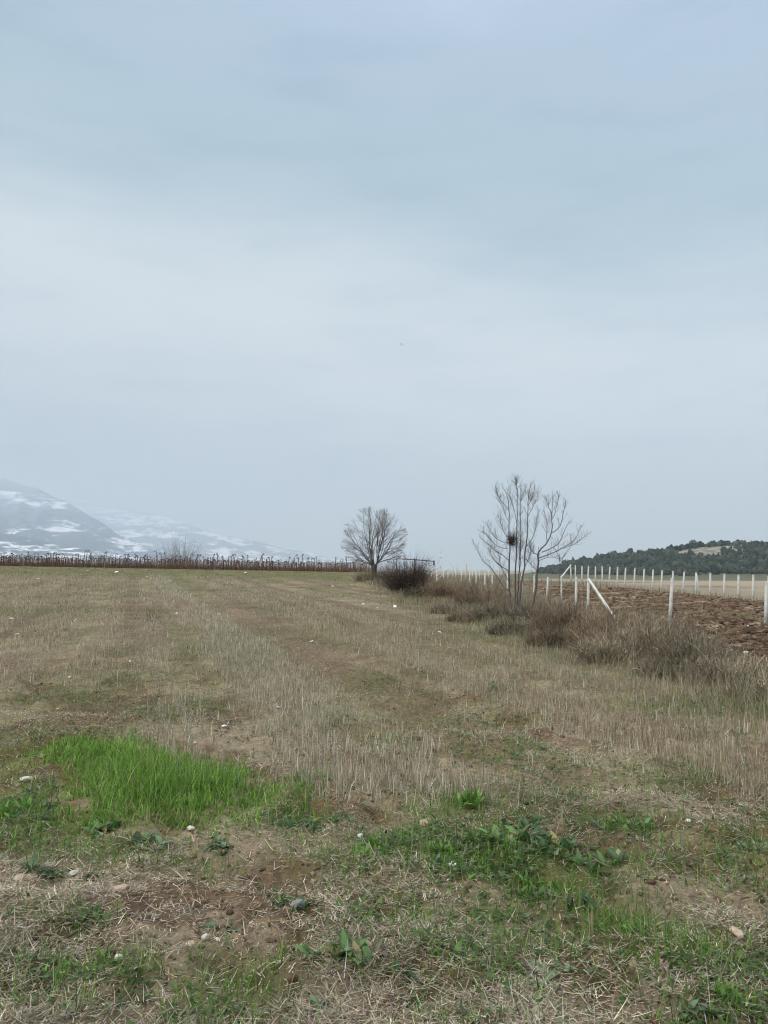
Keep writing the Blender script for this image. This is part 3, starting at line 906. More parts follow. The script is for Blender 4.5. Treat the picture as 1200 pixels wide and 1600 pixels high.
shrub('thicket', 'low grey tangle of dry stems under the reddish brown thicket', 712, 22.5, 945, 96, GREY, GLEAF, 1100, 1700, .6, 106, .1, .02)
shrub('thicket', 'grey tangle of dry stems around the foot of the slender tree', 785, 19.3, 940, 110, GREY + GREY + STRAW[:1], GLEAF, 1700, 2200, .6, 107, .15, .02)
shrub('thicket', 'dark bramble packed against the foot of the cut trunk', 832, 18.2, 950, 80, DARK + GREY, DKGRN + GLEAF, 1100, 2600, .7, 108, .1, .022)
shrub('thicket', 'olive and rust coloured shrub right of the cut trunk', 882, 15.6, 948, 110, RUST + GREY, OLIVE + RLEAF, 1500, 3800, .7, 109, .15, .022)
shrub('thicket', 'rust brown tangle of stems with the fence brace ending behind it', 940, 13.6, 966, 120, RUST + GREY, RLEAF + GLEAF + OLIVE[:1], 1700, 3200, .7, 110, .1, .02)
shrub('thicket', 'greyish dry shrub in front of the lone near fence post', 1015, 12.3, 976, 126, GREY[:4] + STRAW, GLEAF + OLIVE[:1], 1900, 2700, .6, 111, .15, .018)
shrub('thicket', 'low grey green tangle at the edge of the ploughed soil', 1080, 10.8, 1002, 130, GREY[:4] + STRAW[:2], GLEAF + DKGRN[:2], 1600, 3000, .6, 112, .1, .016)
shrub('thicket', 'dusty brown thicket below the left end of the white posts', 690, 47, 910, 70, GREY + RUST, GLEAF + RLEAF[:1], 900, 1500, .8, 121, .1, .024)
shrub('thicket', 'brown scrub between the short white posts and the slender tree', 742, 39, 914, 84, GREY + RUST[:2], GLEAF + RLEAF, 1000, 1500, .9, 122, .1, .022)
shrub('thicket', 'grey scrub filling the gap behind the slender stems', 802, 31, 925, 96, GREY, GLEAF, 1200, 1500, .9, 123, .1, .02)
shrub('thicket', 'grey brown scrub behind the cut trunk at the fence foot', 862, 27, 938, 84, GREY + RUST[:1], GLEAF + OLIVE[:1], 1100, 1700, .9, 124, .1, .02)
shrub('thicket', 'brown scrub around the foot of the braced fence post', 915, 23, 955, 84, GREY + RUST, GLEAF + RLEAF, 1100, 1700, .9, 125, .1, .02)
shrub('thicket', 'reddish scrub beyond the leaning fence brace', 985, 19, 968, 100, RUST + GREY, RLEAF + GLEAF, 1200, 1900, .9, 126, .1, .02)
shrub('grass_tussock', 'pale dry grass hanging over the hedge end at the ploughed soil', 1140, 10.0, 1022, 130, STRAW + GREY, GLEAF, 1900, 900, .6, 113, -.3, .016)
shrub('low_bush', 'low dark green bush at the right edge of the picture', 1190, 9.0, 1054, 150, GREY + DKGRN[:2] + STRAW, DKGRN + GLEAF, 1500, 3800, .6, 114, -.2, .016)
shrub('low_tangle', 'low grey tangle on the field side of the rust brown shrubs', 955, 12.1, 990, 120, GREY[:4] + STRAW, GLEAF + OLIVE[:2], 1300, 2600, .5, 131, .0, .018)
shrub('low_tangle', 'low olive tangle on the field side of the cut trunk', 868, 14.2, 978, 110, GREY + RUST[:2], OLIVE + GLEAF, 1200, 2600, .5, 132, .0, .018)
shrub('low_tangle', 'low dark tangle on the field side of the slender stems', 800, 16.4, 966, 100, GREY + STRAW[:1], GLEAF + DKGRN[:2], 1200, 2400, .5, 133, .0, .02)
shrub('low_tangle', 'low brown tangle where the hedge narrows towards the round tree', 738, 19.6, 952, 96, GREY + RUST[:2], GLEAF + RLEAF, 1100, 2200, .5, 134, .0, .02)
shrub('low_tangle', 'low grey green tangle below the lone near fence post', 1035, 10.6, 1030, 120, GREY[:4] + STRAW[:2], GLEAF + OLIVE[:2], 1300, 2600, .5, 135, .0, .017)
shrub('bare_shrub', 'faint leafless shrub rising beyond the withered crop', 283, 118, 849, 62, [(0.20, 0.18, 0.17), (0.16, 0.14, 0.13)], GLEAF, 130, 0, .8, 116, .55, .02)

# rough dry grass along the hedge foot
def hedge_grass():
    n = 90000
    Y = 7.5 * (54 / 7.5) ** RNG.random(n)
    s = np.where(RNG.random(n) < .8, RNG.normal(.55, .75, n), RNG.uniform(0, 4.5, n))
    s = np.where(Y < 16, s, np.minimum(s, 2.5))
    X = hedge_x(Y) + s
    ok = (np.abs(X) < .62 * Y + 1.5) & (fbm(X * 1.2, Y * .8, 191, 3) > .36) & (plough_mask(X, Y) < .5)
    X, Y = X[ok], Y[ok]; n = len(X)
    c = pal([(0.33, 0.28, 0.19), (0.25, 0.205, 0.14), (0.42, 0.36, 0.26), (0.16, 0.165, 0.075), (0.12, 0.135, 0.06)], n, .24, weights=[3, 3, 2, 2, 1.5])
    L = np.clip(RNG.normal(.24, .1, n), .06, .6)
    put_blades('hedge_grass', 'rough dry grass along the foot of the hedge', 'dry grass', M_STRAW, X, Y, L,
               np.abs(RNG.normal(.2, .25, n)), np.clip(RNG.normal(.7, .5, n), -.4, 2), RNG.uniform(.0025, .005, n) * lod(Y), c, 3)
hedge_grass()

# dry grass and weeds in the strip behind the hedge and on the fence line
def verge_grass():
    n = 150000
    Y = 12 * (120 / 12) ** RNG.random(n)
    X = hedge_x(Y) + 1.2 + RNG.random(n) * (0.62 * Y - hedge_x(Y))
    q = ((X - 27) * 26 + (Y - 54) * 7) / 26.9
    ok = (plough_mask(X, Y) < .3) & (np.abs(X) < .62 * Y) & (q < 1.5) & (X > hedge_x(Y) + 1)
    X, Y = X[ok], Y[ok]; n = len(X)
    c = pal([(0.28, 0.24, 0.17), (0.20, 0.165, 0.12), (0.36, 0.31, 0.23), (0.16, 0.15, 0.085)], n, .24)
    L = np.clip(RNG.normal(.42, .18, n), .08, .95) * (.6 + .8 * fbm(X * .4, Y * .3, 193, 3))
    put_blades('verge_grass', 'grey brown dead grass and weeds around the fence posts', 'dry grass', M_STRAW, X, Y, L,
               np.abs(RNG.normal(.15, .2, n)), np.clip(RNG.normal(.5, .5, n), -.4, 2), RNG.uniform(.003, .005, n) * lod(Y), c, 3)
verge_grass()

# ------------------------------------------------------------------ fences
M_POST = mat_noise('weathered_concrete', (0.36, 0.35, 0.31), (0.70, 0.70, 0.66), 3.5, .85, .25, (0.56, 0.54, 0.48), .01)
M_WIRE = mat_noise('galvanised_wire', (0.25, 0.25, 0.25), (0.35, 0.35, 0.34), 20, .5, .1)
M_DARKPIPE = mat_noise('rusty_pipe', (0.035, 0.03, 0.028), (0.075, 0.055, 0.045), 8, .7, .2)
M_PALEPIPE = mat_noise('flaking_white_paint', (0.40, 0.40, 0.38), (0.56, 0.56, 0.53), 8, .7, .2)

def post_mesh(name, p0, p1, w):
    """square tapered post with chamfered head between two points (local to p0)"""
    p1 = np.asarray(p1) - p0
    P = Pile()
    ax = p1 / np.linalg.norm(p1); h = np.linalg.norm(p1)
    a = np.array([1.0, 0, 0]); a -= ax * (a @ ax); a /= np.linalg.norm(a); b = np.cross(ax, a)
    prof = [(-.35, 1.0), (h * .5, .96), (h - .03, .9), (h, .62)]
    V = []
    for t, k in prof:
        for sx, sy in ((1, .78), (.78, 1), (-.78, 1), (-1, .78), (-1, -.78), (-.78, -1), (.78, -1), (1, -.78)):
            V.append(ax * t + (a * sx + b * sy) * w * .5 * k)
    Q = [[i * 8 + j, i * 8 + (j + 1) % 8, i * 8 + 8 + (j + 1) % 8, i * 8 + 8 + j] for i in range(3) for j in range(8)]
    V.append(ax * h); V.append(ax * -.35)
    T = [[24 + j, 24 + (j + 1) % 8, 32] for j in range(8)] + [[(j + 1) % 8, j, 33] for j in range(8)]
    P.add(V, Q, T)
    return P.mesh(name, tint=False)

def fence(name, label, posts, braces=(), w=.11, wires=(.25, .5, .75, .93), mesh_wire=True, seed=3):
    """posts: (px_bottom, py_bottom, px_top, py_top)"""
    rng = np.random.default_rng(seed)
    tops, bots = [], []
    for (bx, by, tx, ty) in posts:
        b = hit(bx, by, 9); t = at(tx, ty, b[1] + rng.normal(0, .02))
        bots.append(b); tops.append(t)
    o = empty(name, bots[0], label, 'fence')
    org = bots[0]
    for b, t in zip(bots, tops):
        p = obj('post', post_mesh('post', b, t, w), M_POST, o); p.location = b - org
    for (i, fx, fy, dy) in braces:
        foot = hit(fx, fy, 9) if dy is None else at(fx, fy, bots[i][1] + dy)
        top = bots[i] + (tops[i] - bots[i]) * .96 + np.array([0, -.06, 0])
        p = obj('brace', post_mesh('brace', foot, top, w * .92), M_POST, o); p.location = foot - org
    P = Pile()
    for k in range(len(posts) - 1):
        if np.linalg.norm(bots[k] - bots[k + 1]) > 40: continue
        for f in wires:
            a = bots[k] + (tops[k] - bots[k]) * f - org; c = bots[k + 1] + (tops[k + 1] - bots[k + 1]) * f - org
            m = (a + c) / 2 - np.array([0, 0, .02])
            P.tube([a, m, c], .0028, 3, None, False)
        if mesh_wire:
            L = np.linalg.norm(bots[k] - bots[k + 1]); n = max(2, int(L / .3))
            for s in range(1, n):
                u = s / n
                bb = bots[k] * (1 - u) + bots[k + 1] * u; tt = tops[k] * (1 - u) + tops[k + 1] * u
                P.tube([bb - org, tt - org], .0018, 3, None, False)
    if P.n: obj('wire', P.mesh('wire', tint=False), M_WIRE, o)
    return o

fence('far_fence', 'row of white concrete posts along the far edge of the ploughed soil',
      [(1250, 949, 1251, 903), (1226, 947, 1226, 901), (1200, 945, 1201, 900), (1176, 942, 1177, 898), (1153, 939, 1154, 898), (1131, 936.5, 1132, 896.5), (1109, 934.5, 1110, 895), (1087, 932.5, 1087.5, 894.5),
       (1067, 930, 1069, 893.5), (1051, 929, 1051.5, 892), (1033, 927, 1034.5, 891), (1019, 925.5, 1020.5, 890), (1005, 923.5, 1006.5, 889), (990.5, 922, 992, 888), (976, 920, 977.5, 887),
       (964, 918.5, 965, 886), (951.5, 917.5, 953, 885.5), (941, 916, 941, 884.5), (930, 915, 930.5, 884.5), (918.5, 913.5, 919.5, 884), (909, 912.5, 909.5, 884), (899, 912, 899, 883), (892.5, 912, 891.5, 882)],
      [(7, 1092.5, 932.5, 0.0), (22, 877, 902, -6.0)], .13, seed=4)
fence('near_fence', 'weathered grey concrete posts receding behind the hedge and bare trees',
      [(1196, 980, 1198, 909), (1046, 978, 1050.5, 903), (918.5, 962, 919.5, 903), (899.5, 958, 900.5, 901), (876.5, 946, 877, 900.5), (854.5, 939, 856, 902), (834, 935, 835, 897), (815, 932, 815, 897), (793, 929, 793, 897),
       (769.5, 926, 769, 899), (757, 923.5, 758, 894), (744, 917.5, 744, 891), (734, 914, 734, 890), (721, 912, 721, 890)],
      [(2, 965.5, 973, None)], .13, wires=(.3, .6, .9), mesh_wire=False, seed=5)
fence('trellis_fence', 'short whitish posts standing between the dark bush and the slender tree',
      [(666, 917, 667, 887), (674.5, 915, 674, 892), (682.5, 914, 683, 890), (693, 909, 693, 887.5), (700, 907, 700, 888), (708, 905, 708, 884), (712, 905.5, 712, 887), (728, 907, 728.7, 878), (738, 906, 738, 889), (749, 905.5, 749, 890), (763, 905, 763, 889), (779, 905, 779, 890)],
      [(4, 685.5, 905, 1.0)], .16, wires=(.4, .9), mesh_wire=False, seed=6)

def pipe_frame():
    base = hit(678, 909, 20); Y = base[1]
    p = [at(620, 873, Y + 2.0), at(648, 874.5, Y + 1.0), at(678, 877, Y)]
    g = [np.array([q[0], q[1], float(zs(q[0], q[1]))]) for q in p]
    o = empty('pipe_frame', g[2], 'rusty goal shaped pipe frame standing behind the dark bush', 'metal frame')
    org = g[2]
    for k in range(3):
        u = Pile(); top = p[k] - org
        if k == 2:
            mid = (p[k] * .8 + g[k] * .2) - org
            u.tube([g[k] - org - [0, 0, .3], mid], .075, 8); x = obj('upright', u.mesh('upright', False), M_PALEPIPE, o)
            tag(x, 'upright painted white below its dark head')
            c = Pile(); c.tube([mid + [0, 0, .002], top + [0, 0, .1]], .095, 8); obj('cap', c.mesh('cap', False), M_DARKPIPE, x)
        else:
            u.tube([g[k] - org - [0, 0, .3], top - [0, 0, .065]], .05, 8); obj('upright', u.mesh('upright', False), M_DARKPIPE, o)
    c = Pile(); c.tube([p[0] - org - [.08, 0, 0], p[1] - org, p[2] - org - [.1, 0, 0]], .055, 8)
    obj('crossbar', c.mesh('crossbar', False), M_DARKPIPE, o)
pipe_frame()

# ------------------------------------------------------------------ withered crop along the crest
M_CROP = mat_tint('withered_stalk', .85, .1, .1)
def stalk_arrays(rng, H=None):
    P = Pile()
    H = H or rng.uniform(1.15, 1.55)
    col = np.array([0.135, 0.085, 0.06]) * rng.uniform(.75, 1.35)
    if rng.random() < .1: col = np.array([0.30, 0.27, 0.22])
    lean = rng.normal(0, .05, 2)
    pts = [np.array([lean[0] * t * H, lean[1] * t * H, t * H]) for t in (0, .4, .8, .97)]
    hd = rng.random() * 6.28; dv = np.array([math.cos(hd), math.sin(hd), 0])
    top = pts[-1] + dv * .07 + np.array([0, 0, .01]); end = top + dv * .07 - np.array([0, 0, .08])
    P.tube(pts + [top, end], [.03, .027, .022, .018, .014, .011], 5, col, False)
    # nodding head: a shallow disc facing down
    r = rng.uniform(.04, .08); n = dv * .8 - np.array([0, 0, .6]); n /= np.linalg.norm(n)
    P.tube([end - n * .015, end, end + n * .03, end + n * .045], [r * .5, r, r * .95, r * .3], 8, col * .75, True)
    for k in range(rng.integers(6, 11)):
        h = rng.uniform(.12, .85) * H; a = rng.random() * 6.28
        L = rng.uniform(.16, .34)
        V, Q, T, C = blades(np.array([[lean[0] * h, lean[1] * h, h]]), np.array([a]), np.array([L]), np.array([.7]), np.array([2.2]), np.array([rng.uniform(.05, .11)]),
                            np.array([col * rng.uniform(.7, 1.3) * np.array([1.1, .9, .85])]), 4)
        P.add(V, Q, T, C)
    return P

def crop():
    rng = np.random.default_rng(77)
    protos = []
    for k in range(12):
        me = stalk_arrays(rng).mesh('crop_stalk'); me.materials.append(M_CROP); protos.append(me)
    label = 'withered brown crop stalk with a nodding head in the long row below the mountains'
    src = None
    i = 0
    for row, y0 in enumerate((74.5, 75.6)):
        x = -45.0 + row * .15
        while x < -1.6:
            x += .31 + .07 * rng.normal() if row == 0 else .36 + .1 * rng.normal()
            y = y0 + rng.normal(0, .12) + .008 * x
            if src is None:
                src = bpy.data.objects.new('crop_stalk', protos[0]); o = src
                tag(o, label, 'crop plant', 'withered crop stalks along the crest')
            else:
                o = src.copy(); o.data = protos[int(rng.integers(0, 12))]
            COL.objects.link(o)
            o.location = (x, y, float(gz(np.array([x]), np.array([y]))[0]) - .03)
            o.rotation_euler = (rng.normal(0, .09), rng.normal(0, .09), rng.random() * 6.28)
            s = rng.uniform(.72, 1.22); o.scale = (s, s, s * rng.uniform(.85, 1.1))
            i += 1
    # rows behind, seen only as a brown mass between the front stalks
    P = Pile()
    sets = [stalk_arrays(rng, 1.15) for _ in range(6)]
    for row in range(9):
        y0 = 76.6 + row * 1.0
        for x in np.arange(-56 + rng.random() * .3, -.6 - row * .25, .42):
            q = sets[int(rng.integers(0, 6))]; a = rng.random() * 6.28; ca, sa = math.cos(a), math.sin(a)
            xx = x + rng.normal(0, .08); yy = y0 + rng.normal(0, .1); s = rng.uniform(.6, .95)
            V = np.concatenate(q.V); V = np.stack([V[:, 0] * ca - V[:, 1] * sa, V[:, 0] * sa + V[:, 1] * ca, V[:, 2]], 1) * s + [xx, yy, float(zs(xx, yy))]
            P.add(V, np.concatenate(q.Q), np.concatenate(q.T), np.concatenate(q.C))
    # broken low debris between the stalks
    o = obj('withered_crop', P.mesh('withered_crop'), M_CROP)
    tag(o, 'brown mass of withered crop rows behind the front stalks', 'crop', kind='stuff')
    n = 26000
    X = RNG.uniform(-56, -.8, n); Y = RNG.uniform(74.1, 80, n)
    c = pal([(0.16, 0.09, 0.062), (0.12, 0.07, 0.05), (0.21, 0.135, 0.09), (0.14, 0.115, 0.07)], n, .2)
    put_blades('crop_undergrowth', 'reddish brown dead weeds at the foot of the withered crop', 'dry weeds', M_STRAW, X, Y, np.clip(RNG.normal(.45, .2, n), .1, 1.0),
               np.abs(RNG.normal(.1, .2, n)), RNG.normal(.3, .4, n), RNG.uniform(.015, .03, n), c, 3)
crop()

# ------------------------------------------------------------------ stones
M_STONE = mat_noise('pale_limestone', (0.44, 0.40, 0.34), (0.62, 0.58, 0.51), 30, .85, .3, (0.52, 0.46, 0.38), .004)
M_STONE_W = mat_noise('white_stone', (0.66, 0.65, 0.62), (0.8, 0.79, 0.77), 30, .8, .2, None, .003)
M_STONE_T = mat_noise('tan_stone', (0.36, 0.27, 0.19), (0.48, 0.38, 0.28), 25, .9, .4, None, .004)
M_STONE_G = mat_noise('grey_stone', (0.17, 0.165, 0.17), (0.26, 0.25, 0.25), 25, .85, .3, None, .004)
GS = 'stones lying in the field'
STONES = [  # px, py, width px, flatness, material, label
 (562, 1304, 13, .55, M_STONE_W, 'small white stone just right of the tall grass patch'),
 (707, 1349, 17, .5, M_STONE_W, 'bright white jagged stone among the green weeds in the middle foreground'),
 (298, 1291, 13, .6, M_STONE, 'pale stone at the lower edge of the tall green grass'),
 (40, 1222, 20, .35, M_STONE, 'flat pale stone left of the tall green grass'),
 (115, 1354, 19, .45, M_STONE, 'rounded pale grey stone among low leaves below the grass patch'),
 (296, 1475, 15, .7, M_STONE_T, 'pinkish tan stone beside a rounder pale one in the bare straw'),
 (320, 1467, 12, .9, M_STONE, 'round pale stone beside the pinkish tan one'),
 (184, 1503, 15, .9, M_STONE, 'upright pale stone half sunk beside small green tufts'),
 (398, 1428, 22, .3, M_STONE, 'flat pale slab on bare earth in the foreground'),
 (183, 1397, 32, .35, M_STONE_T, 'wide flat tan slab in the straw below the grass patch'),
 (30, 1376, 18, .5, M_STONE_T, 'tan stone near the left edge below the grass patch'),
 (466, 1414, 24, .6, M_STONE_G, 'dark grey stone beside a leafy weed'),
 (572, 1487, 18, .7, M_STONE_T, 'tan stone beside the leafy rosette in the foreground'),
 (340, 1469, 8, .6, M_STONE, 'tiny pale stone right of the round one'),
 (32, 1556, 9, .8, M_STONE, 'tiny pale stone in the lower left corner'),
 (1151, 1460, 24, .6, M_STONE_T, 'tan stone near the right edge of the foreground'),
 (1075, 1285, 9, .6, M_STONE_W, 'small white stone right of the green weeds in the bare strip'),
 (665, 1282, 20, .5, M_STONE_T, 'yellowish stone among seedlings beside the green weeds'),
 (435, 1110, 14, .45, M_STONE, 'pale stone in a dark hollow between the stubble strips'),
 (109, 1059, 13, .6, M_STONE, 'pale stone in the dry grass far above the tall green patch'),
 (224, 1100, 13, .5, M_STONE, 'pale stone by a small green tuft behind the tall grass'),
 (27, 992, 13, .4, M_STONE_W, 'flat white stone near the left edge of the middle field'),
 (617, 949, 13, .5, M_STONE_W, 'bright white stone at the foot of the dark green bramble'),
 (568, 945, 11, .4, M_STONE_W, 'wide pale stone left of the bright white one by the hedge'),
 (687, 989, 15, .4, M_STONE_W, 'white stone on the grass in front of the grey tangle'),
 (1119, 988, 7, .8, M_STONE_W, 'small white stone in the ploughed soil left of the others'),
 (1169, 986, 10, .8, M_STONE_W, 'upright white stone in the ploughed soil near the right edge'),
 (1191, 995, 12, .4, M_STONE_W, 'flat white stone in the ploughed soil at the right edge'),
 (1110, 1007, 10, .5, M_STONE, 'pale stone nearest the hedge in the ploughed soil'),
 (1166, 1030, 16, .6, M_STONE, 'larger pale lump at the near edge of the ploughed soil'),
]
MID = [(203, 1033), (235, 984), (276, 960), (310, 1058), (342, 961), (510, 959), (590, 951), (594, 1146), (356, 1022), (118, 971), (487, 1003), (440, 935), (300, 1090), (17, 968), (60, 905), (137, 893), (182, 895), (230, 902), (384, 896), (520, 917), (575, 930), (305, 1161), (350, 1132), (90, 1108), (420, 1075)]
for a, b in MID:
    STONES.append((a, b, 8 + (a * 7 % 5), .5, M_STONE if (a + b) % 3 else M_STONE_W, 'tiny pale stone dotted in the dry grass of the middle field'))

def stone(px, py, wpx, flat, mat, label, seed):
    rng = np.random.default_rng(seed)
    p = hit(px, py, 1.5)
    w = wpx / F * p[1] * (.95 if p[1] < 8 else .55)
    V, Fc = SUB2
    n = V[:, 0] * 0
    for f, a in ((1.3, .3), (2.7, .16), (5.1, .07)):
        ph = rng.random(3) * 10
        n = n + a * np.sin(V[:, 0] * f * 1.7 + ph[0]) * np.cos(V[:, 1] * f * 1.5 + ph[1]) * np.sin(V[:, 2] * f * 1.9 + ph[2] + 1)
    U = V * (1 + n)[:, None]
    U = np.sign(U) * np.abs(U) ** .85
    for _ in range(6):      # broken facets
        d = rng.normal(size=3); d /= np.linalg.norm(d); k = rng.uniform(.55, .85)
        h = U @ d; U = U - np.clip(h - k, 0, None)[:, None] * d * .85
    U = U * [w / 2, w / 2 * rng.uniform(.7, 1.1), w / 2 * flat]
    dz = plough_h(p[0], p[1]) * plough_mask(p[0], p[1]) if plough_mask(np.array(p[0]), np.array(p[1])) > .1 else disp(p[0], p[1])
    o = obj('stone', np_mesh('stone', U, None, Fc, None, smooth=False), mat)
    o.location = (p[0], p[1], p[2] + float(dz) + w * flat * .3 + .006)
    o.rotation_euler = (rng.normal(0, .15), rng.normal(0, .15), rng.random() * 6.28)
    tag(o, label, 'stone', GS)
for k, s in enumerate(STONES): stone(*s, 500 + k)

# ------------------------------------------------------------------ leafy weeds
M_WEED = mat_tint('weed_leaf', .5, .3, .4)
GW = 'leafy weeds growing in the foreground'
def leaf_shape(P, base, az, L, wd, lean, bend, col):
    """pointed leaf folded along its midrib"""
    nseg = 6
    hd = np.array([math.cos(az), math.sin(az)]); side = np.array([-math.sin(az), math.cos(az), 0])
    p = np.array(base, float); V = []
    for i in range(nseg + 1):
        f = i / nseg
        w = wd * .5 * (math.sin(math.pi * min(1, .06 + f * .94)) ** .8) * (1.15 - .45 * f) + .0015
        th = lean + bend * f
        nrm = np.array([-math.cos(th) * hd[0], -math.cos(th) * hd[1], math.sin(th)])
        V += [p - side * w + nrm * w * .35, p, p + side * w + nrm * w * .35]
        st = L / nseg
        p = p + np.array([hd[0] * math.sin(th), hd[1] * math.sin(th), math.cos(th)]) * st
    Q = []
    for i in range(nseg):
        a = i * 3
        Q += [[a, a + 1, a + 4, a + 3], [a + 1, a + 2, a + 5, a + 4]]
    C = np.repeat(col[None], len(V), 0); C[1::3] *= 1.25
    P.add(V, Q, None, C)

def weed(px, py, wpx, label, tone, nleaf, upright, seed, slim=.30):
    rng = np.random.default_rng(seed)
    p = hit(px, py, 1.5); R0 = 1.3 * wpx / F * p[1] / 2
    P = Pile()
    tone = np.array(tone) * 1.5
    for c in range(max(3, int(nleaf / 3.2))):           # several small rosettes grown into one another
        a = rng.random() * 6.28; r = R0 * rng.random() ** .6 * .7
        ox, oy = r * math.cos(a), r * math.sin(a) * .7
        gzz = float(disp(p[0] + ox, p[1] + oy) - disp(p[0], p[1]) + zs(p[0] + ox, p[1] + oy) - p[2])
        up = upright + rng.normal(0, .12)
        for k in range(rng.integers(5, 10)):
            L = max(.022, R0 * rng.uniform(.22, .55)) * (1 + .5 * max(0, upright))
            col = tone * rng.uniform(.65, 1.45) * (1 + .1 * rng.normal(size=3))
            if rng.random() < .06: col = np.array([.26, .22, .10]) * rng.uniform(.7, 1.2)
            leaf_shape(P, (ox + rng.normal(0, .006), oy + rng.normal(0, .006), gzz), rng.random() * 6.28, L, L * slim * rng.uniform(.7, 1.2), np.clip(rng.normal(.95 - up, .3), .05, 1.45), rng.uniform(.2, 1.1), np.clip(col, .01, .5))
    o = obj('weed', P.mesh('weed'), M_WEED)
    o.location = (p[0], p[1], p[2] + float(disp(p[0], p[1])) - .004)
    tag(o, label, 'weed', GW)
DG = (0.05, 0.09, 0.035); MG = (0.07, 0.125, 0.04); GG = (0.095, 0.135, 0.075); LG = (0.09, 0.17, 0.035); KG = (0.035, 0.06, 0.03)
WEEDS = [
 (538, 1500, 105, 'wide rosette of broad green leaves at the bottom centre', MG, 26, .1, .42),
 (862, 1518, 92, 'flat greyish green rosette in the right foreground', GG, 20, -.1, .45),
 (632, 1524, 66, 'small dark leafy weed right of the wide rosette', DG, 14, .1, .4),
 (786, 1318, 80, 'broad leafed weed behind the white jagged stone', MG, 22, .2, .35),
 (846, 1328, 86, 'dense clump of pointed leaves in the green band', DG, 26, .2, .33),
 (928, 1350, 92, 'spreading dark weed with pale edged leaves at the right of the green band', DG, 24, .05, .4),
 (910, 1420, 56, 'very dark upright weed in the straw right of centre', KG, 16, .45, .4),
 (728, 1258, 62, 'tall bright tuft of pointed leaves at the edge of the stubble', LG, 26, .7, .2),
 (476, 1286, 60, 'dark leafy weed right of the tall grass patch', DG, 16, .2, .35),
 (530, 1282, 52, 'leafy weed between the tall grass and the green band', MG, 15, .25, .35),
 (580, 1330, 66, 'bright leafy weed below the small white stone', LG, 20, .35, .28),
 (165, 1298, 72, 'leafy weed at the lower left edge of the tall grass', MG, 22, .1, .4),
 (235, 1310, 80, 'low leafy weed under the middle of the tall grass', GG, 22, .05, .42),
 (330, 1322, 60, 'grey green weed below the right half of the tall grass', GG, 16, .05, .4),
 (48, 1362, 70, 'dark leafy weed near the left edge', DG, 18, .15, .4),
 (20, 1275, 76, 'bushy green weed at the left edge beside the tall grass', LG, 30, .55, .22),
 (140, 1368, 50, 'dark weed beside the rounded grey stone', DG, 14, .2, .4),
 (345, 1434, 58, 'bluish green weed beside the flat pale slab', GG, 14, .05, .42),
 (452, 1412, 62, 'dark weed around the dark grey stone', DG, 18, .2, .38),
 (78, 1516, 60, 'thin leaved green weed in the lower left', LG, 18, .5, .2),
 (135, 1522, 54, 'small leafy weed left of the upright stone', MG, 14, .2, .38),
 (1085, 1586, 84, 'broad grey green leaves at the bottom right', GG, 16, -.05, .45),
 (775, 1078, 30, 'lone dark green weed out in the bare strip of the field', DG, 16, .4, .3),
 (982, 1288, 60, 'green weed at the far right end of the green band', MG, 18, .3, .3),
 (816, 1292, 66, 'dark leafy weed behind the clump of pointed leaves', DG, 18, .2, .35),
 (1180, 1318, 60, 'dark low weed at the right edge of the field', DG, 16, .1, .38),
 (1150, 1570, 70, 'bright grassy weed in the lower right corner', LG, 30, .7, .14),
 (820, 1380, 64, 'grassy green weed below the clump of pointed leaves', LG, 24, .6, .16),
 (690, 1330, 60, 'bright green weed left of the white jagged stone', LG, 22, .5, .2),
 (1010, 1465, 62, 'grassy green weed in the right foreground straw', LG, 22, .55, .16),
 (500, 1588, 70, 'low broad leaved weed at the bottom edge', GG, 16, .0, .42),
 (655, 1400, 50, 'small pale green weed in the straw below the jagged stone', GG, 14, .1, .4),
]
for k, (a, b, w, lab, tone, nl, upr, sl) in enumerate(WEEDS): weed(a, b, w, lab, tone, nl, upr, 900 + k, sl)

# ------------------------------------------------------------------ wooded hill
RIDGE = np.array([(700, 898), (800, 898), (850, 895), (880, 889), (905, 881), (930, 876), (960, 872), (1000, 868.5), (1030, 865.5), (1060, 860), (1090, 855), (1130, 850.5), (1160, 852.5), (1200, 854), (1270, 858), (1370, 866), (1550, 880), (1800, 892)], float)
HYD = 1000.0
def hill_z(x, y):
    px = 600 + F * x / HYD
    H = 1.6 + (890 - np.interp(px, RIDGE[:, 0], RIDGE[:, 1])) * HYD / F
    t = (y - HYD) / 420.0
    pr = np.where(t < 0, (1 - sstep(0, 1, -t)), (1 - sstep(0, 1, t)))
    n = (fbm(x / 45., y / 45., 201, 4) - .5) * 10
    return -9.5 + np.clip(H + 9, 0, None) * pr + n * pr * (1 - pr) * 2.2

def hill_bare(x, y):
    """0 wooded, 1 open ground"""
    px = 600 + F * x / y
    z = hill_z(x, y); py = 890 - F * (z - 1.6) / y
    b = sstep(.58, .68, fbm(x / 38., y / 60., 205, 4)) * sstep(1030, 1060, px) * (1 - sstep(858, 872, py))
    top = np.exp(-((x - 475) / 62.) ** 2 - ((y - 960) / 95.) ** 2) * .85 * (.45 + .9 * fbm(x / 30., y / 40., 215, 3))
    rock = np.exp(-((x - 400) / 34.) ** 2 - ((y - 930) / 75.) ** 2) * 1.7 * (.5 + .9 * fbm(x / 20., y / 30., 217, 3))
    return np.clip(np.maximum(np.maximum(b * .7, top), rock), 0, 1), rock

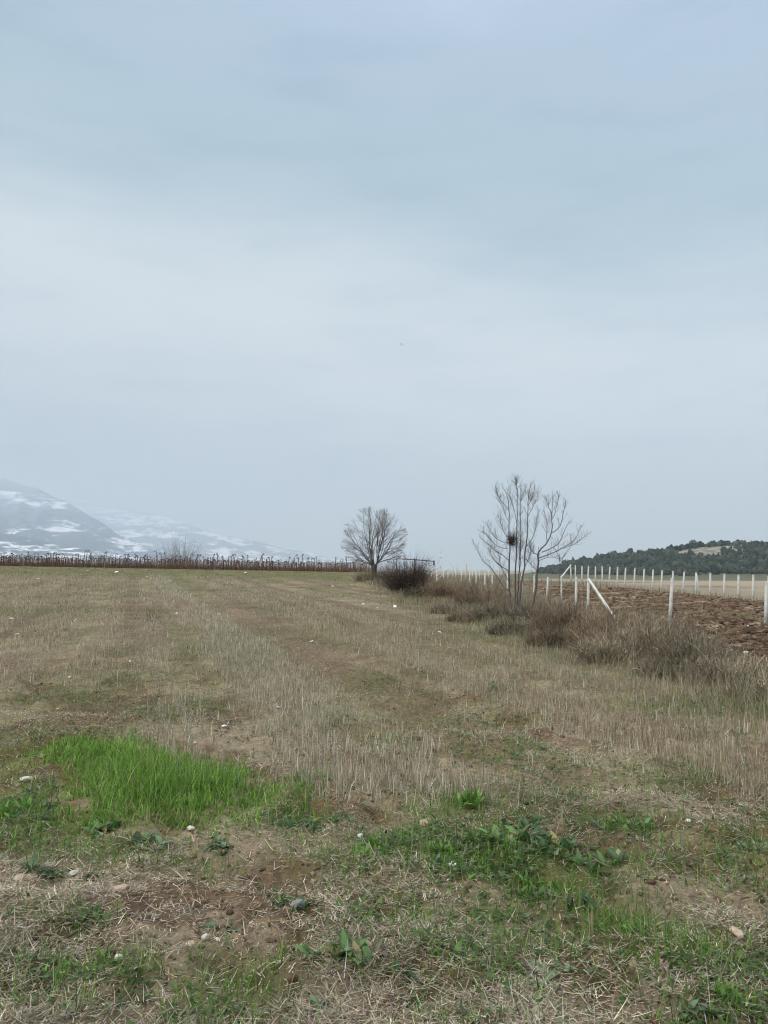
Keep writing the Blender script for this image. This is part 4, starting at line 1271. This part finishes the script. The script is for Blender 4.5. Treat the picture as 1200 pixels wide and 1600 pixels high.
def build_hill():
    xs = np.linspace(60, 1150, 330); ys = np.linspace(575, 1425, 130)
    XX, YY = np.meshgrid(xs, ys); x = XX.ravel(); y = YY.ravel()
    V = np.stack([x, y, hill_z(x, y)], 1)
    nc = len(xs); i = np.arange(len(ys) - 1)[:, None] * nc; j = np.arange(nc - 1)[None, :]
    Q = np.stack([i + j, i + j + 1, i + nc + j + 1, i + nc + j], -1).reshape(-1, 4)
    b, rock = hill_bare(x, y)
    c = np.array([0.06, 0.07, 0.045]) + (np.array([0.15, 0.14, 0.095]) - np.array([0.06, 0.07, 0.045])) * b[:, None]
    rk = sstep(.45, .6, fbm(x / 9., y / 14., 207, 3)) * sstep(.2, .6, rock)
    c = c + (np.array([0.27, 0.255, 0.225]) - c) * rk[:, None]
    foot = 1 - sstep(-9, 1, V[:, 2])
    c = c + (np.array([0.13, 0.125, 0.07]) - c) * foot[:, None] * .8
    o = obj('hill', np_mesh('hill', V, Q, None, c, True), mat_tint('hill_ground', .95, 0, .1))
    tag(o, 'low wooded hill on the right with a bare tan top', 'hill', kind='structure')
    # wood: clumped crowns, each a ragged lump
    n = 26000
    X = RNG.uniform(110, 900, n); Y = RNG.uniform(610, 1090, n)
    bb, _ = hill_bare(X, Y); z = hill_z(X, Y)
    ok = (RNG.random(n) > bb * 1.25) & (z > -5.5 + 4 * fbm(X / 30., Y / 30., 209, 3)) & (X / Y < .66) & (600 + F * X / Y > 838 + 30 * RNG.random(n))
    X, Y, z = X[ok], Y[ok], z[ok]; n = len(X)
    s = np.clip(RNG.lognormal(.5, .38, n), .8, 3.8) * (.75 + .5 * fbm(X / 25, Y / 25, 211, 3))
    c = pal([(0.022, 0.036, 0.026), (0.03, 0.045, 0.03), (0.016, 0.027, 0.022), (0.05, 0.056, 0.036)], n, .22)
    V1, T1, C1 = lumps(np.stack([X, Y, z + s * .8], 1), s, c, SUB1[0], SUB1[1], .2, 1.3)
    o = obj('wood', np_mesh('wood', V1, None, T1, C1), mat_tint('conifer_crown', .9, 0, .1))
    tag(o, 'dark green wood covering the distant hill', 'wood', kind='stuff')
build_hill()

M_FAR = mat_tint('ridge_tree_leaf', .9, .1, .1)
def ridge_tree(px, wpx, hpx, label, seed, Y=HYD - 6):
    rng = np.random.default_rng(seed)
    x = (px - 600) / F * Y; z0 = float(hill_z(np.array(x), np.array(Y)))
    Hm = hpx / F * Y; Wm = wpx / F * Y
    o = empty('ridge_tree', (x, Y, z0), label, 'tree', 'trees on the hill ridge')
    tr = Pile(); tr.tube([(0, 0, -1), (0, 0, Hm * .35), (.1, 0, Hm * .6)], [.35, .28, .15], 6, (0.05, 0.04, 0.035))
    for k in range(3):
        a = rng.random() * 6.28
        tr.tube([(0, 0, Hm * .4), (math.cos(a) * Wm * .2, math.sin(a) * Wm * .2, Hm * .6)], [.14, .06], 4, (0.05, 0.04, 0.035))
    obj('trunk', tr.mesh('trunk'), M_FAR, o)
    n = 900
    d = rng.normal(size=(n, 3)); d /= np.linalg.norm(d, axis=1)[:, None]
    r = rng.random(n) ** .45 * (.75 + .5 * vnoise(d[:, 0] * 2 + seed, d[:, 2] * 2, 7))
    p = d * r[:, None] * [Wm / 2, Wm / 2, Hm * .36] + [0, 0, Hm * .62]
    V, Q, T, C = blades(p, rng.random(n) * 6.28, rng.uniform(.5, 1.3, n), rng.uniform(.2, 2.4, n), rng.normal(0, .5, n), rng.uniform(.4, .9, n), pal([(0.032, 0.05, 0.03), (0.045, 0.062, 0.036), (0.024, 0.036, 0.026)], n, .2, rng), 2)
    P = Pile(); P.add(V, Q, T, C); obj('crown', P.mesh('crown'), M_FAR, o)
RT = [(1031, 7, 8, 'small rounded tree left of a similar pair on the ridge slope'), (1043, 6, 9, 'middle tree of the three small ones climbing the ridge slope'), (1057, 8, 9, 'uppermost of the three small trees on the ridge slope'),
      (1074, 7, 9, 'tree just left of the largest ridge tree'), (1083, 13, 14, 'largest tree on the ridge above the pale rocks'), (1094, 7, 10, 'tree just right of the largest ridge tree'),
      (1127, 5, 8, 'tiny lone tree on the bare hilltop left of a lower one'), (1133, 5, 6, 'lower of the two tiny trees on the bare hilltop'), (1195, 9, 6, 'flat tree on the ridge at the right edge of the picture'),
      (1013, 9, 6, 'broad low tree on the wooded ridge left of the three small ones'), (998, 6, 7, 'slim tree poking above the middle of the wooded ridge'), (975, 7, 6, 'small tree on the wooded ridge above the far fence'),
      (940, 6, 7, 'small tree near the low left end of the ridge'), (918, 6, 6, 'last small tree at the left foot of the ridge')]
for k, (a, w, h, lab) in enumerate(RT): ridge_tree(a, w, h, lab, 300 + k)

# ------------------------------------------------------------------ snowy mountains
def mountain(name, label, D, ridge, depth, seed, x0, x1, mat):
    ridge = np.array(ridge, float)
    nx, ny = 420, 150
    xs = np.linspace((x0 - 600) / F * D, (x1 - 600) / F * D, nx); ts = np.linspace(0, 1.25, ny)
    XX, TT = np.meshgrid(xs, ts)
    YY = D - depth * (1 - TT)
    px = 600 + F * XX / D
    H = 1.6 + (890 - np.interp(px, ridge[:, 0], ridge[:, 1])) * D / F
    H = np.clip(H, -8, None)
    pr = np.where(TT <= 1, TT ** 1.15, 1 - (TT - 1) * 2.5)
    H = H + 75 * (D / 9000.) * (fbm(XX / 380., XX * 0 + seed, seed + 3, 5, .55) - .5) * np.clip(H / 250., 0, 1)
    n = fbm(XX / 900., YY / 900., seed, 5, .55) - .5
    rg = 1 - np.abs(2 * fbm(XX / 520. + .3 * YY / 520., YY / 900., seed + 9, 4) - 1)
    Z = -14 + (H + 14) * pr + (n * .55 + (rg - .7) * .35) * np.clip(H, 0, None) * np.sin(np.clip(TT, 0, 1) * np.pi) * .8
    V = np.stack([XX, YY, Z], -1).reshape(-1, 3)
    i = np.arange(ny - 1)[:, None] * nx; j = np.arange(nx - 1)[None, :]
    Q = np.stack([i + j, i + j + 1, i + nx + j + 1, i + nx + j], -1).reshape(-1, 4)
    o = obj(name, np_mesh(name, V, Q, None, None, True), mat)
    tag(o, label, 'mountain', kind='structure')

def mountain_mat(name, off):
    m, nt, b = new_mat(name)
    tc = N(nt, 'ShaderNodeTexCoord')
    def nz(sc, det, rough, dist):
        mp = N(nt, 'ShaderNodeMapping'); mp.inputs['Scale'].default_value = sc
        nt.links.new(tc.outputs['Object'], mp.inputs['Vector'])
        n = N(nt, 'ShaderNodeTexNoise', i_Scale=1.0, i_Detail=det, i_Roughness=rough, i_Distortion=dist)
        nt.links.new(mp.outputs[0], n.inputs['Vector'])
        return n.outputs['Fac']
    big = nz((1 / 480., 1 / 800., 1 / 150.), 5, .55, .8)
    fine = nz((1 / 190., 1 / 300., 1 / 62.), 9, .68, 1.6)
    def M(op, a, c):
        n = N(nt, 'ShaderNodeMath', operation=op)
        for k, q in enumerate((a, c)):
            if isinstance(q, (int, float)): n.inputs[k].default_value = q
            else: nt.links.new(q, n.inputs[k])
        return n.outputs[0]
    f = M('ADD', M('ADD', M('MULTIPLY', big, .58), M('MULTIPLY', fine, .42)), off)
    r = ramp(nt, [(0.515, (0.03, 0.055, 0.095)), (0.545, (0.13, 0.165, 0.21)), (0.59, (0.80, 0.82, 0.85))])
    nt.links.new(f, r.inputs[0])
    # paler with height: snow dusting, plus fading into cloud painted into the colour
    sep = N(nt, 'ShaderNodeSeparateXYZ'); nt.links.new(tc.outputs['Object'], sep.inputs[0])
    d = ramp(nt, [(0.12, (0, 0, 0)), (.95, (.6, .6, .6))])
    nt.links.new(M('DIVIDE', sep.outputs[2], 1000.), d.inputs[0])
    mx = N(nt, 'ShaderNodeMix', data_type='RGBA')
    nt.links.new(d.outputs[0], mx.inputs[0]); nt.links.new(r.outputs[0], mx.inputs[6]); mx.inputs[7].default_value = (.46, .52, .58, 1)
    nt.links.new(mx.outputs[2], b.inputs['Base Color'])
    b.inputs['Roughness'].default_value = .9
    return m
M_FLANK = mountain_mat('snow_patched_flank', .004)
M_RANGE = mountain_mat('snowy_range', .03)
mountain('mountain', 'nearer hazy mountain flank with snow fields at the left', 8000,
         [(-500, 640), (-200, 690), (-60, 735), (0, 748), (60, 764), (110, 788), (150, 812), (180, 832), (215, 848), (262, 866), (330, 884), (420, 892), (600, 897)], 2400, 301, -520, 600, M_FLANK)
mountain('foothill', 'low snow patched foothill below the left mountain flank', 5600,
         [(-500, 800), (-200, 812), (-40, 826), (30, 838), (80, 851), (130, 858), (170, 868), (215, 880), (280, 889), (420, 894)], 1400, 331, -520, 460, M_RANGE)
mountain('mountain_range', 'farther snow covered range fading into the cloud', 13500,
         [(-500, 740), (0, 770), (125, 786), (200, 797), (262, 810), (310, 824), (352, 838), (404, 848), (470, 860), (530, 872), (580, 882), (680, 890), (900, 895)], 3200, 311, -520, 900, M_RANGE)

# ------------------------------------------------------------------ bird
def bird():
    P = Pile()
    k = (0.02, 0.02, 0.022)
    P.tube([(-.17, 0, 0), (-.12, 0, .0), (0, 0, .01), (.1, 0, .01), (.15, 0, .02), (.2, 0, .015)], [.035, .03, .055, .05, .03, .005], 8, k)
    o = obj('bird', P.mesh('bird'), mat_tint('dark_feather', .7, 0, .2))
    for s in (-1, 1):
        V = []; 
        for f, ch, zz in ((0, .13, .03), (.35, .14, .16), (.7, .1, .2), (1.0, .02, .22)):
            V += [(.06 - f * .06, s * f * .42, zz), (.06 - f * .06 - ch, s * f * .42, zz - .01), (.06 - f * .06 - ch / 2, s * f * .42, zz + .018)]
        Q = []
        for i in range(3):
            a = i * 3
            Q += [[a, a + 3, a + 5, a + 2], [a + 2, a + 5, a + 4, a + 1], [a, a + 1, a + 4, a + 3]]
        w = Pile(); w.add(V, Q, None, k); obj('wing', w.mesh('wing'), o.data.materials[0], o)
    o.location = at(627, 539, 90); o.rotation_euler = (R(35), R(-25), R(70)); o.scale = (.7, .7, .7)
    tag(o, 'tiny dark bird flying high in the grey sky', 'bird')
bird()

# ------------------------------------------------------------------ haze
def haze():
    P = Pile()
    P.box(np.array([0, 0, (1420 - 20) / 2]), 34000, 34000, 1440)
    m = bpy.data.materials.new('haze_air'); m.use_nodes = True
    nt = m.node_tree
    nt.nodes.remove(nt.nodes['Principled BSDF'])
    v = nt.nodes.new('ShaderNodeVolumePrincipled')
    v.inputs['Density'].default_value = HAZE_D
    v.inputs['Color'].default_value = HAZE_C
    v.inputs['Anisotropy'].default_value = 0.0
    nt.links.new(v.outputs[0], nt.nodes['Material Output'].inputs['Volume'])
    o = obj('haze', P.mesh('haze', False), m)
    tag(o, 'pale haze in the air over the plain', 'haze', kind='stuff')
HAZE_D = 1.25e-4
HAZE_C = (0.68, 0.785, 0.89, 1)
haze()

# ------------------------------------------------------------------ light
SUN_EL, SUN_AZ = R(42), R(-130)
w = bpy.data.worlds.new('World'); SC.world = w; w.use_nodes = True
nt = w.node_tree
bg = nt.nodes['Background']
sky = N(nt, 'ShaderNodeTexSky', sky_type='NISHITA', sun_disc=False, sun_elevation=SUN_EL, sun_rotation=SUN_AZ)
sky.air_density = 1.0; sky.dust_density = 2.0
tc = N(nt, 'ShaderNodeTexCoord')
sep = N(nt, 'ShaderNodeSeparateXYZ'); nt.links.new(tc.outputs['Generated'], sep.inputs[0])
mp = N(nt, 'ShaderNodeMapping'); mp.inputs['Scale'].default_value = (1.6, 1.6, 6.0)
nt.links.new(tc.outputs['Generated'], mp.inputs['Vector'])
n1 = N(nt, 'ShaderNodeTexNoise', i_Scale=1.5, i_Detail=5, i_Roughness=.5)
nt.links.new(mp.outputs[0], n1.inputs['Vector'])
# cloud layers lie at a slant: v = z + 0.10 x + noise
def M(op, a, b=None):
    n = N(nt, 'ShaderNodeMath', operation=op)
    for k, q in enumerate((a, b)):
        if q is None: continue
        if isinstance(q, (int, float)): n.inputs[k].default_value = q
        else: nt.links.new(q, n.inputs[k])
    return n.outputs[0]
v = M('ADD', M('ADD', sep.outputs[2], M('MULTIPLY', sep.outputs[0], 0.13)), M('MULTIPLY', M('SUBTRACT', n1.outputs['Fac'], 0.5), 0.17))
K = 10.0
def lin(c): return tuple(.60 * ((x / 255 + .055) / 1.055) ** 2.4 for x in c)
cr = ramp(nt, [(0.0, lin((202, 209, 213))), (0.10, lin((186, 200, 209))), (0.20, lin((204, 215, 223))), (0.31, lin((224, 231, 236))), (0.40, lin((190, 208, 218))), (0.49, lin((170, 194, 206))), (0.60, lin((178, 198, 218))), (0.70, lin((184, 203, 228))), (0.86, (1.5, 1.55, 1.6)), (1.0, (2.2, 2.25, 2.3))])  # zenith stops, above the frame, raised to brighten the ground
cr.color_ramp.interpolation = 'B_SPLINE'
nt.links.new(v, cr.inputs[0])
# fine streaks of thicker cloud
mp2 = N(nt, 'ShaderNodeMapping'); mp2.inputs['Scale'].default_value = (3.5, 3.5, 17.0)
nt.links.new(tc.outputs['Generated'], mp2.inputs['Vector'])
n2 = N(nt, 'ShaderNodeTexNoise', i_Scale=1.7, i_Detail=6, i_Roughness=.55); nt.links.new(mp2.outputs[0], n2.inputs['Vector'])
r2 = ramp(nt, [(0.32, (1.03, 1.025, 1.02)), (0.50, (1, 1, 1)), (0.70, (.90, .93, .945))])
nt.links.new(n2.outputs['Fac'], r2.inputs[0])
mm = N(nt, 'ShaderNodeMix', data_type='RGBA', blend_type='MULTIPLY'); mm.inputs[0].default_value = 1
nt.links.new(cr.outputs[0], mm.inputs[6]); nt.links.new(r2.outputs[0], mm.inputs[7])
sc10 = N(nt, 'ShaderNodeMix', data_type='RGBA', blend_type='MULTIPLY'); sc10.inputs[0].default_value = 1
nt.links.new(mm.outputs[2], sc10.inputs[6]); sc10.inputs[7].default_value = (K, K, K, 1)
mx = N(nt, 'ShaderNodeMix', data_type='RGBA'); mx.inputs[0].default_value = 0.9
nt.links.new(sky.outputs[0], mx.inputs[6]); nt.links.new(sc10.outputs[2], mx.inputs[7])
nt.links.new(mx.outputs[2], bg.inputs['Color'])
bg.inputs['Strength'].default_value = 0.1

sl = bpy.data.lights.new('sun', 'SUN'); sl.energy = 1.5; sl.angle = R(18); sl.color = (1, .96, .9)
so = bpy.data.objects.new('sun', sl); COL.objects.link(so)
# light travels away from the sun's place in the sky
sd = Vector((math.sin(SUN_AZ) * math.cos(SUN_EL), math.cos(SUN_AZ) * math.cos(SUN_EL), math.sin(SUN_EL)))
so.rotation_euler = (-sd).to_track_quat('-Z', 'Y').to_euler(); so.location = sd * 60

# ------------------------------------------------------------------ camera and render
cd = bpy.data.cameras.new('camera'); cam = bpy.data.objects.new('camera', cd); COL.objects.link(cam)
cd.sensor_fit = 'VERTICAL'; cd.sensor_height = 24.0; cd.lens = 24.0 * F / 1600.0
cd.clip_start = 0.05; cd.clip_end = 60000
cam.location = EYE; cam.rotation_euler = (math.pi / 2 + PITCH, 0, 0)
SC.camera = cam
SC.render.resolution_x, SC.render.resolution_y = 768, 1024
SC.view_settings.view_transform = 'Standard'; SC.view_settings.look = 'None'
SC.view_settings.exposure = 0.86; SC.view_settings.gamma = 1.0
SC.render.engine = 'CYCLES'
SC.cycles.max_bounces = 5; SC.cycles.diffuse_bounces = 3; SC.cycles.glossy_bounces = 1
SC.cycles.transmission_bounces = 3; SC.cycles.volume_bounces = 1; SC.cycles.transparent_max_bounces = 4
SC.cycles.use_denoising = True
SC.cycles.filter_width = 1.1
